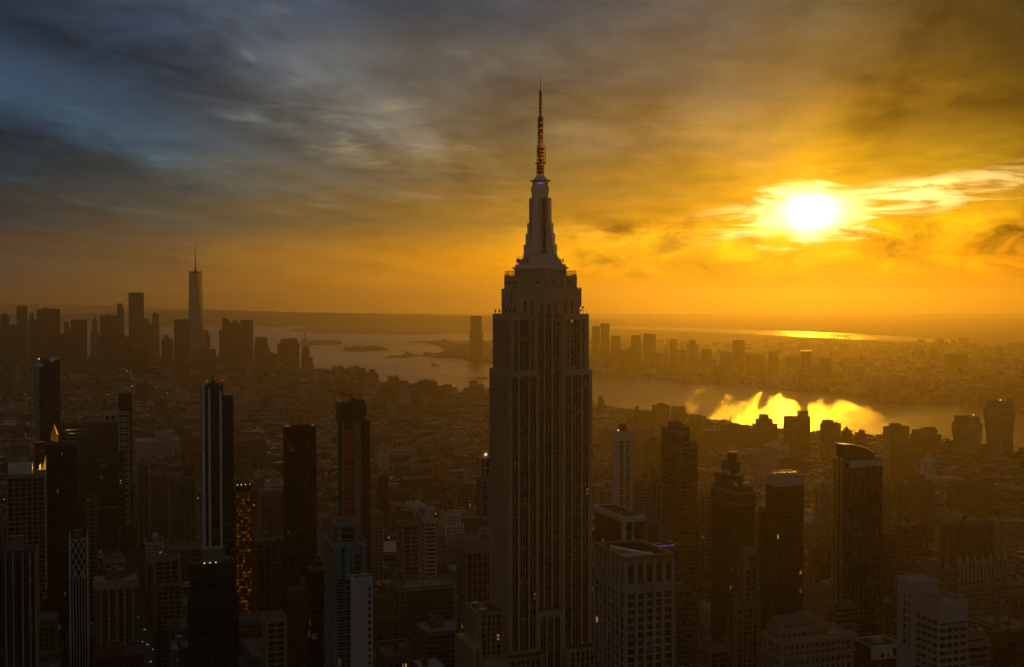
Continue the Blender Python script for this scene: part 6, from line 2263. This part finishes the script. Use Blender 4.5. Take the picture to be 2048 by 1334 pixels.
AVES = [(-925, 30), (-785, 30), (-640, 30), (-490, 24), (-350, 40), (-226, 24), (-85, 30), (200, 30), (480, 30), (760, 30), (1040, 30), (1320, 30), (1600, 30)]
mb, ml = MB(), MB()
for a, w in AVES:
    q = [grid(a - w / 2 + 4, -700), grid(a + w / 2 - 4, -700), grid(a + w / 2 - 4, 2600 - max(0, a) * 0.95), grid(a - w / 2 + 4, 2600 - max(0, a) * 0.95)]
    mb.face([(x, y, GZ + 0.05) for x, y in q], [(0, 0)] * 4)
structure('avenue_road', mb, 'asphalt')
mb = MB()
for i in range(-6, 32):
    b = 39 + 80.5 * i
    q = [grid(-950, b - 6), grid(1000, b - 6), grid(1000, b + 6), grid(-950, b + 6)]
    mb.face([(x, y, GZ + 0.10) for x, y in q], [(0, 0)] * 4)
structure('street_road', mb, 'asphalt')
for a, w in ((-226, 24), (-85, 30)):
    for l in (-1, 1):
        for i in range(90):
            b = 120 + i * 9
            q = [grid(a + l * 3.4 - 0.12, b), grid(a + l * 3.4 + 0.12, b), grid(a + l * 3.4 + 0.12, b + 3), grid(a + l * 3.4 - 0.12, b + 3)]
            ml.face([(x, y, GZ + 0.15) for x, y in q], [(0, 0)] * 4)
structure('road_markings', ml, 'paint_white')


def make_car():
    e = bpy.data.objects.new('car', None)
    C.objects.link(e)
    mb = MB()
    mb.prism([(-2.3, -.9), (2.3, -.9), (2.3, .9), (-2.3, .9)], 0.35, 0.95, 0, [(-2.2, -.85), (2.2, -.85), (2.2, .85), (-2.2, .85)], bottom=True)
    mb.build('body', 'car_paint', e)
    mb = MB()
    mb.prism([(-1.6, -.82), (1.2, -.82), (1.2, .82), (-1.6, .82)], 0.95, 1.5, 0, [(-1.1, -.68), (.5, -.68), (.5, .68), (-1.1, .68)])
    mb.build('cabin', 'glass', e)
    for x in (-1.4, 1.4):
        for y in (-.85, .85):
            mb = MB()
            mb.bar((x, y - .1, .34), (x, y + .1, .34), 0.66, n=10)
            mb.build('wheel', 'black_metal', e)
    for y in (-.6, .6):
        mb = MB()
        mb.box(2.2, 2.34, y - .2, y + .2, .6, .8)
        mb.build('headlight', 'lamp_white', e)
        mb = MB()
        mb.box(-2.34, -2.2, y - .2, y + .2, .65, .82)
        mb.build('taillight', 'lamp_red', e)
    return e


proto = make_car()
rnd = random.Random(33)
ORD = 'first second third fourth fifth sixth seventh eighth ninth tenth eleventh twelfth thirteenth fourteenth fifteenth sixteenth seventeenth eighteenth nineteenth twentieth'.split()
spots = []
for i in range(16):
    spots.append((rnd.choice((-6.6, -2.2, 2.2, 6.6)), 232 + i * 17 + rnd.uniform(-4, 4)))
for i, (l, b) in enumerate(spots):
    if i == 0:
        c_ = proto
    else:
        c_ = proto.copy()
        C.objects.link(c_)
        for ch in proto.children:
            d_ = ch.copy()
            C.objects.link(d_)
            d_.parent = c_
    x, y = grid(-226 + l, b)
    c_.location = (x, y, GZ + 0.06)
    c_.rotation_euler = (0, 0, ROT - math.pi / 2)       # all drive up the avenue
    tag(c_, f'dark car with lit lamps, {ORD[i]} from the frame bottom along the avenue', 'car', 'cars on the dark avenue')

# ---------------------------------------------------------------- ordinary blocks
def inside(x, y, poly):
    r = False
    j = len(poly) - 1
    for i in range(len(poly)):
        if (poly[i][1] > y) != (poly[j][1] > y) and x < (poly[j][0] - poly[i][0]) * (y - poly[i][1]) / (poly[j][1] - poly[i][1]) + poly[i][0]:
            r = not r
        j = i
    return r


def free(x, y, r):
    return all((x - fx) ** 2 + (y - fy) ** 2 > (fr * 0.92 + r * 0.7) ** 2 for fx, fy, fr in FOOT)


rnd = random.Random(2024)
lots = []          # x, y, w, d, h, rot
for ia in range(len(AVES) - 1):
    a0, a1 = AVES[ia][0] + AVES[ia][1] / 2, AVES[ia + 1][0] - AVES[ia + 1][1] / 2
    for ib in range(-6, 62):
        b0, b1 = 39 + 80.5 * ib + 9, 39 + 80.5 * (ib + 1) - 9
        xm, ym = grid((a0 + a1) / 2, (b0 + b1) / 2)
        if ym < 380 or ym > 5200 or abs(xm / ym) > 0.52:
            continue
        park = -226 < (a0 + a1) / 2 < -85 and 640 < b0 < 790
        a = a0
        while a < a1 - 8:
            w = min(rnd.choice((9, 12, 15, 18, 22, 26, 30, 38, 46)) * (1.0 if ym < 2200 else 1.3), a1 - a)
            if a1 - a - w < 8:
                w = a1 - a
            thr = rnd.random() < 0.22 and w > 20
            rows = [(b0, b1)] if thr else [(b0, (b0 + b1) / 2 - rnd.uniform(0.5, 3)), ((b0 + b1) / 2 + rnd.uniform(0.5, 3), b1)]
            for r0, r1 in rows:
                x, y = grid(a + w / 2, (r0 + r1) / 2)
                u = abs(rnd.gauss(0, 1))
                if y < 1050:
                    h = 34 + 22 * u
                    h = min(h, 92)
                elif y < 1700:
                    h = min(24 + 15 * u, 66)
                elif y < 2700:
                    h = min(16 + 11 * u, 48)
                else:
                    h = min(13 + 9 * u + (10 if x < -700 else 0), 44)
                if ia >= 8:
                    h *= 0.72
                if w < 13:
                    h = min(h, 26)
                if park or not inside(x, y, manh) or not free(x, y, 0.5 * math.hypot(w, r1 - r0) * 0.8):
                    pass
                else:
                    lots.append((x, y, w - 0.3, r1 - r0, h, ROT))
            a += w
# the streets beyond turn a little; fill downtown's foot too
for i in range(900):
    y = rnd.uniform(3300, 5900)
    x = rnd.uniform(-0.46 * y, 0.0)
    if inside(x, y, manh) and free(x, y, 20):
        lots.append((x, y, rnd.uniform(18, 45), rnd.uniform(18, 35), min(20 + abs(rnd.gauss(0, 1)) * 16, 85) * (1.0 if y < 4400 else 1.25), ROT + R(9)))
# far bank
for i in range(2600):
    px, py = rnd.uniform(1150, 2150), rnd.uniform(688, 815)
    g = ground(px, py)
    if inside(g.x, g.y, [(p.x, p.y) for p in NJ]):
        near = rnd.random()
        lots.append((g.x, g.y, rnd.uniform(15, 60), rnd.uniform(15, 50), (9 + abs(rnd.gauss(0, 1)) * 9) * (2.0 if near > 0.93 else 1), R(10) + rnd.choice((0, 0.3))))
for i in range(160):
    px, py = rnd.uniform(850, 985), rnd.uniform(688, 726)
    g = ground(px, py)
    if inside(g.x, g.y, [(p.x, p.y) for p in NJ]):
        lots.append((g.x, g.y, rnd.uniform(15, 60), rnd.uniform(15, 50), 8 + abs(rnd.gauss(0, 1)) * 8, R(10)))

# which of them does the picture show largest? a coarse painter's pass
GW, GH = 1024, 667
ids = np.full((GH, GW), -1, dtype=np.int32)
items = []
for i, (x, y, w, d, h, r) in enumerate(lots):
    p, q = project((x, y, GZ + h)), project((x, y, GZ))
    th = math.atan2(x, y)
    half = F * 0.5 * (w * abs(math.cos(r + th)) + d * abs(math.sin(r + th))) / y
    dt = 0.5 * F * d * (HC - h) / (y * y) if h < HC else 0
    items.append((y, i, p[0] - half, p[0] + half, p[1] - dt, q[1]))
for j, (l, r_, t_, b_, Y) in enumerate(SEEN):
    items.append((Y, -2 - j, l, r_, t_, b_))
items.sort(reverse=True)
for Y, i, l, r_, t_, b_ in items:
    x0, x1, y0, y1 = int(max(0, l / 2)), int(min(GW, r_ / 2 + 1)), int(max(0, t_ / 2)), int(min(GH, b_ / 2 + 1))
    if x1 > x0 and y1 > y0:
        ids[y0:y1, x0:x1] = i
cnt = np.bincount(ids[ids >= 0], minlength=len(lots))
order = np.argsort(-cnt)
N_IND = max(60, 300 - len(SEEN))
near_ids = [int(i) for i in order[:N_IND] if cnt[i] > 20]
near_set = set(near_ids)
rest = [i for i in range(len(lots)) if i not in near_set]

COL = {'tan': 'tan', 'cream': 'cream', 'white': 'white', 'red': 'red brick', 'brown': 'dark brown brick', 'grey': 'grey', 'loft': 'cream loft', 'loft_brown': 'brown loft', 'ribbon': 'grey strip-windowed', 'piers': 'tan piered', 'piers_dark': 'dark piered', 'grid': 'cream gridded', 'ribbon_brown': 'brown strip-windowed'}
NUM = 'zero one two three four five six seven eight nine ten eleven twelve thirteen fourteen fifteen sixteen seventeen eighteen nineteen twenty'.split()


def num(n):
    if n <= 20:
        return NUM[n]
    t = ('', '', 'twenty', 'thirty', 'forty')[n // 10]
    return t if n % 10 == 0 else t + '-' + NUM[n % 10]


def nth(n):
    return ORD[n] if n < 20 else ('twenty-' if n < 29 else 'thirty-') + ORD[(n - 20) % 10] if n < 39 else 'far'


jobs = {}
for i in near_ids:
    x, y, w, d, h, r = lots[i]
    px, py = project((x, y, GZ + h))
    best = min(REFS, key=lambda q: abs(q[1] - px) * 1.0 + abs(min(q[2] + 60, 1250) - py) * 0.7 + (0 if -10 < 1 else 0))
    side = 'left of' if px < best[1] else 'right of'
    jobs.setdefault((best[0], side), []).append((abs(px - best[1]), i))
rnd = random.Random(5)
for (ref, side), lst in jobs.items():
    for k_, (_, i) in enumerate(sorted(lst)):
        x, y, w, d, h, r = lots[i]
        st = rnd.choice(['tan', 'cream', 'red', 'brown', 'brown', 'grey', 'loft', 'loft_brown', 'ribbon', 'piers', 'grid', 'tan', 'white', 'piers_dark', 'red'])
        s = STY[st]
        floors = max(2, int((h - s['attic']) / s['fl']))
        tankn = rnd.choice((0, 1, 1, 2)) if h > 22 else rnd.choice((0, 0, 1))
        pent = rnd.random() < 0.55
        feat = ('with two water tanks', 'with one water tank')[2 - tankn] if tankn else ('with rooftop penthouse' if pent else 'with bare flat roof')
        lab = f'{num(floors)}-storey {COL[st]} block {feat}, {nth(k_)} {side} {ref}'
        e = thing('city_building', lab, 'building', (x, y, 0), r)
        e['group'] = 'ordinary city blocks'
        wall, core, rf = MB(), MB(), MB()
        x0, x1, y0, y1 = -w / 2, w / 2, -d / 2, d / 2
        zt = GZ + h
        tiers_ = [(x0, x1, y0, y1, GZ, zt)]
        if h > 40 and rnd.random() < 0.5:
            z1 = GZ + h * rnd.uniform(0.6, 0.85)
            m_ = rnd.uniform(0.08, 0.18)
            tiers_ = [(x0, x1, y0, y1, GZ, z1), (x0 + w * m_, x1 - w * m_, y0 + d * m_, y1 - d * m_ * .3, z1, zt)]
        rmat = rnd.choice(['roof_tar', 'roof_grey', 'roof_grey', 'roof_silver', 'roof_tar'])
        for t5 in tiers_:
            facade(wall, core, *t5, s)
            wall.ring(t5[0] - .25, t5[1] + .25, t5[2] - .25, t5[3] + .25, t5[5] - .3, t5[5] + 1.1, .4)
            rf = MB()
            rf.box(t5[0], t5[1], t5[2], t5[3], t5[5] - .1, t5[5] + .12)
            rf.build('roof', rmat, e)
        wall.build('wall', s['wall'], e)
        core.build('glazing', s['glass'], e)
        x0, x1, y0, y1 = tiers_[-1][:4]
        W_, D_ = x1 - x0, y1 - y0
        if pent:
            mb = MB()
            cx, cy = x0 + W_ * rnd.uniform(.3, .7), y0 + D_ * rnd.uniform(.35, .7)
            mb.box(cx - W_ * .17, cx + W_ * .17, cy - D_ * .18, cy + D_ * .18, zt + .1, zt + rnd.uniform(3, 6))
            mb.box(cx - W_ * .05, cx + W_ * .1, cy - D_ * .05, cy + D_ * .08, zt + 3, zt + rnd.uniform(6, 9))
            mb.build('penthouse', s['wall'], e)
        for t_ in range(tankn):
            roof_tank(e, x0 + W_ * (.22 + .5 * t_ + rnd.uniform(-.08, .08)), y0 + D_ * rnd.uniform(.2, .8), zt + .1, rnd.uniform(1.7, 2.3))
        for t_ in range(rnd.randrange(1, 5)):
            cx, cy, q = x0 + W_ * rnd.uniform(.1, .9), y0 + D_ * rnd.uniform(.1, .9), rnd.uniform(.5, 1.5)
            each('air_unit', [(cx - q, cx + q, cy - q * .7, cy + q * .7, zt + .1, zt + rnd.uniform(.8, 2.4))], 'grey', e)
        if rnd.random() < .5:
            mb = MB()
            a, b_, c, d_ = tiers_[0][:4]
            z_ = tiers_[0][5]
            mb.ring(a - .9, b_ + .9, c - .9, d_ + .9, z_ - 1.5, z_ - .6, 1.2)
            mb.build('cornice', 'limestone', e)

# the rest of the low city, too many to tell apart
rnd = random.Random(77)
FM = ['far_tan', 'far_cream', 'far_red', 'far_brown', 'far_grey', 'far_white', 'roof_tar', 'roof_grey', 'roof_silver', 'wood', 'dark_grey']


def mass(name, label, idx):
    mb = MB()
    for i in idx:
        x, y, w, d, h, r = lots[i]
        c, s_ = math.cos(r), math.sin(r)
        mi = rnd.choice((0, 0, 1, 1, 2, 3, 3, 4, 2, 5)) if rnd.random() < .9 else 5
        mt = rnd.choice((6, 6, 7, 7, 8, 8)) if name == 'low_city_roofs' else 6
        T_ = lambda a, b: (x + a * c - b * s_, y + a * s_ + b * c)

        def bx(a0, a1, b0, b1, z0, z1, m0, m1):
            mb.prism([T_(a0, b0), T_(a1, b0), T_(a1, b1), T_(a0, b1)], z0, z1, m0, None, m1)
        zt = GZ + h
        bx(-w / 2, w / 2, -d / 2, d / 2, GZ, zt, mi, mt)
        if y < 4200:
            bx(-w / 2, w / 2, -d / 2, -d / 2 + .5, zt, zt + 1.0, mi, mi)
            bx(-w / 2, -w / 2 + .5, -d / 2 + .5, d / 2, zt, zt + 1.0, mi, mi)
        for k_ in range(rnd.choice((1, 1, 2, 3))):
            q, f = rnd.uniform(.06, .2) * w, rnd.uniform(.06, .2) * d
            a, b = rnd.uniform(-.36, .36) * w, rnd.uniform(-.36, .36) * d
            bx(a - q, a + q, b - f, b + f, zt, zt + rnd.uniform(1.5, 5.5), mi if rnd.random() < .6 else rnd.choice((4, 5, 10)), mt)
        if rnd.random() < .3 and y < 3500 and h > 16:
            a, b = T_(rnd.uniform(-.35, .35) * w, rnd.uniform(-.35, .35) * d)
            mb.cyl(a, b, .5, .5, zt, zt + 3, 5, 10)
            mb.cyl(a, b, 1.9, 1.9, zt + 3, zt + 6.4, 8, 9)
            mb.cyl(a, b, 2.0, .1, zt + 6.4, zt + 7.8, 8, 10)
    o_ = mb.build(name, FM)
    tag(o_, label, 'buildings', None, 'stuff')


mass('low_city_roofs', 'mass of hazy low roofs and blocks filling the near side of the river', [i for i in rest if lots[i][5] != R(10) and lots[i][5] < R(10) + .29 or lots[i][5] in (ROT, ROT + R(9))])
mass('far_bank_roofs', 'mass of low hazy roofs spread over the far bank', [i for i in rest if lots[i][5] in (R(10), R(10) + 0.3)])

# ---------------------------------------------------------------- small lights of the evening
rnd = random.Random(9)
PTS = [(254, 742, 4300), (261, 748, 4250), (263, 755, 4200), (216, 789, 3000), (264, 772, 3600), (50, 789, 3000), (335, 786, 3000)]
for i, (px, py, Y) in enumerate(PTS):
    p = at(px, py, Y)
    mb = MB()
    mb.bar((p.x, p.y, GZ), (p.x, p.y, p.z - 1), 0.6)
    mb.ball((p.x, p.y, p.z), 0.5 * Y / F, 1, n=6, k=4)
    tag(mb.build('mast_light', ['steel_dark', 'lamp_white']), f'{ORD[i]} tiny white mast lamp from the top among the low downtown roofs', 'lamp', 'tiny mast lamps among the roofs')

# ---------------------------------------------------------------- evening air
m = bpy.data.materials.new('haze')
m.use_nodes = True
m.node_tree.nodes.clear()
n = Nodes(m.node_tree)
out = n.new('ShaderNodeOutputMaterial')
pv_ = n.new('ShaderNodeVolumePrincipled')
pv_.inputs['Color'].default_value = (0.90, 0.79, 0.50, 1)
pv_.inputs['Density'].default_value = HAZE_DENSITY
pv_.inputs['Anisotropy'].default_value = HAZE_G
n.link(pv_.outputs[0], out.inputs['Volume'])
MATS['haze'] = m
mb = MB()
mb.box(-27000, 27000, -1700, 33500, -2.0, 560.0, bottom=True)
hz = mb.build('haze', 'haze')
hz['kind'] = 'stuff'
hz['label'] = 'golden evening haze over the river, thickest toward the low sun'
hz['category'] = 'haze'
print('BUILDINGS named', len(SEEN), 'ordinary', len(near_ids), 'mass', len(rest), 'lots', len(lots))
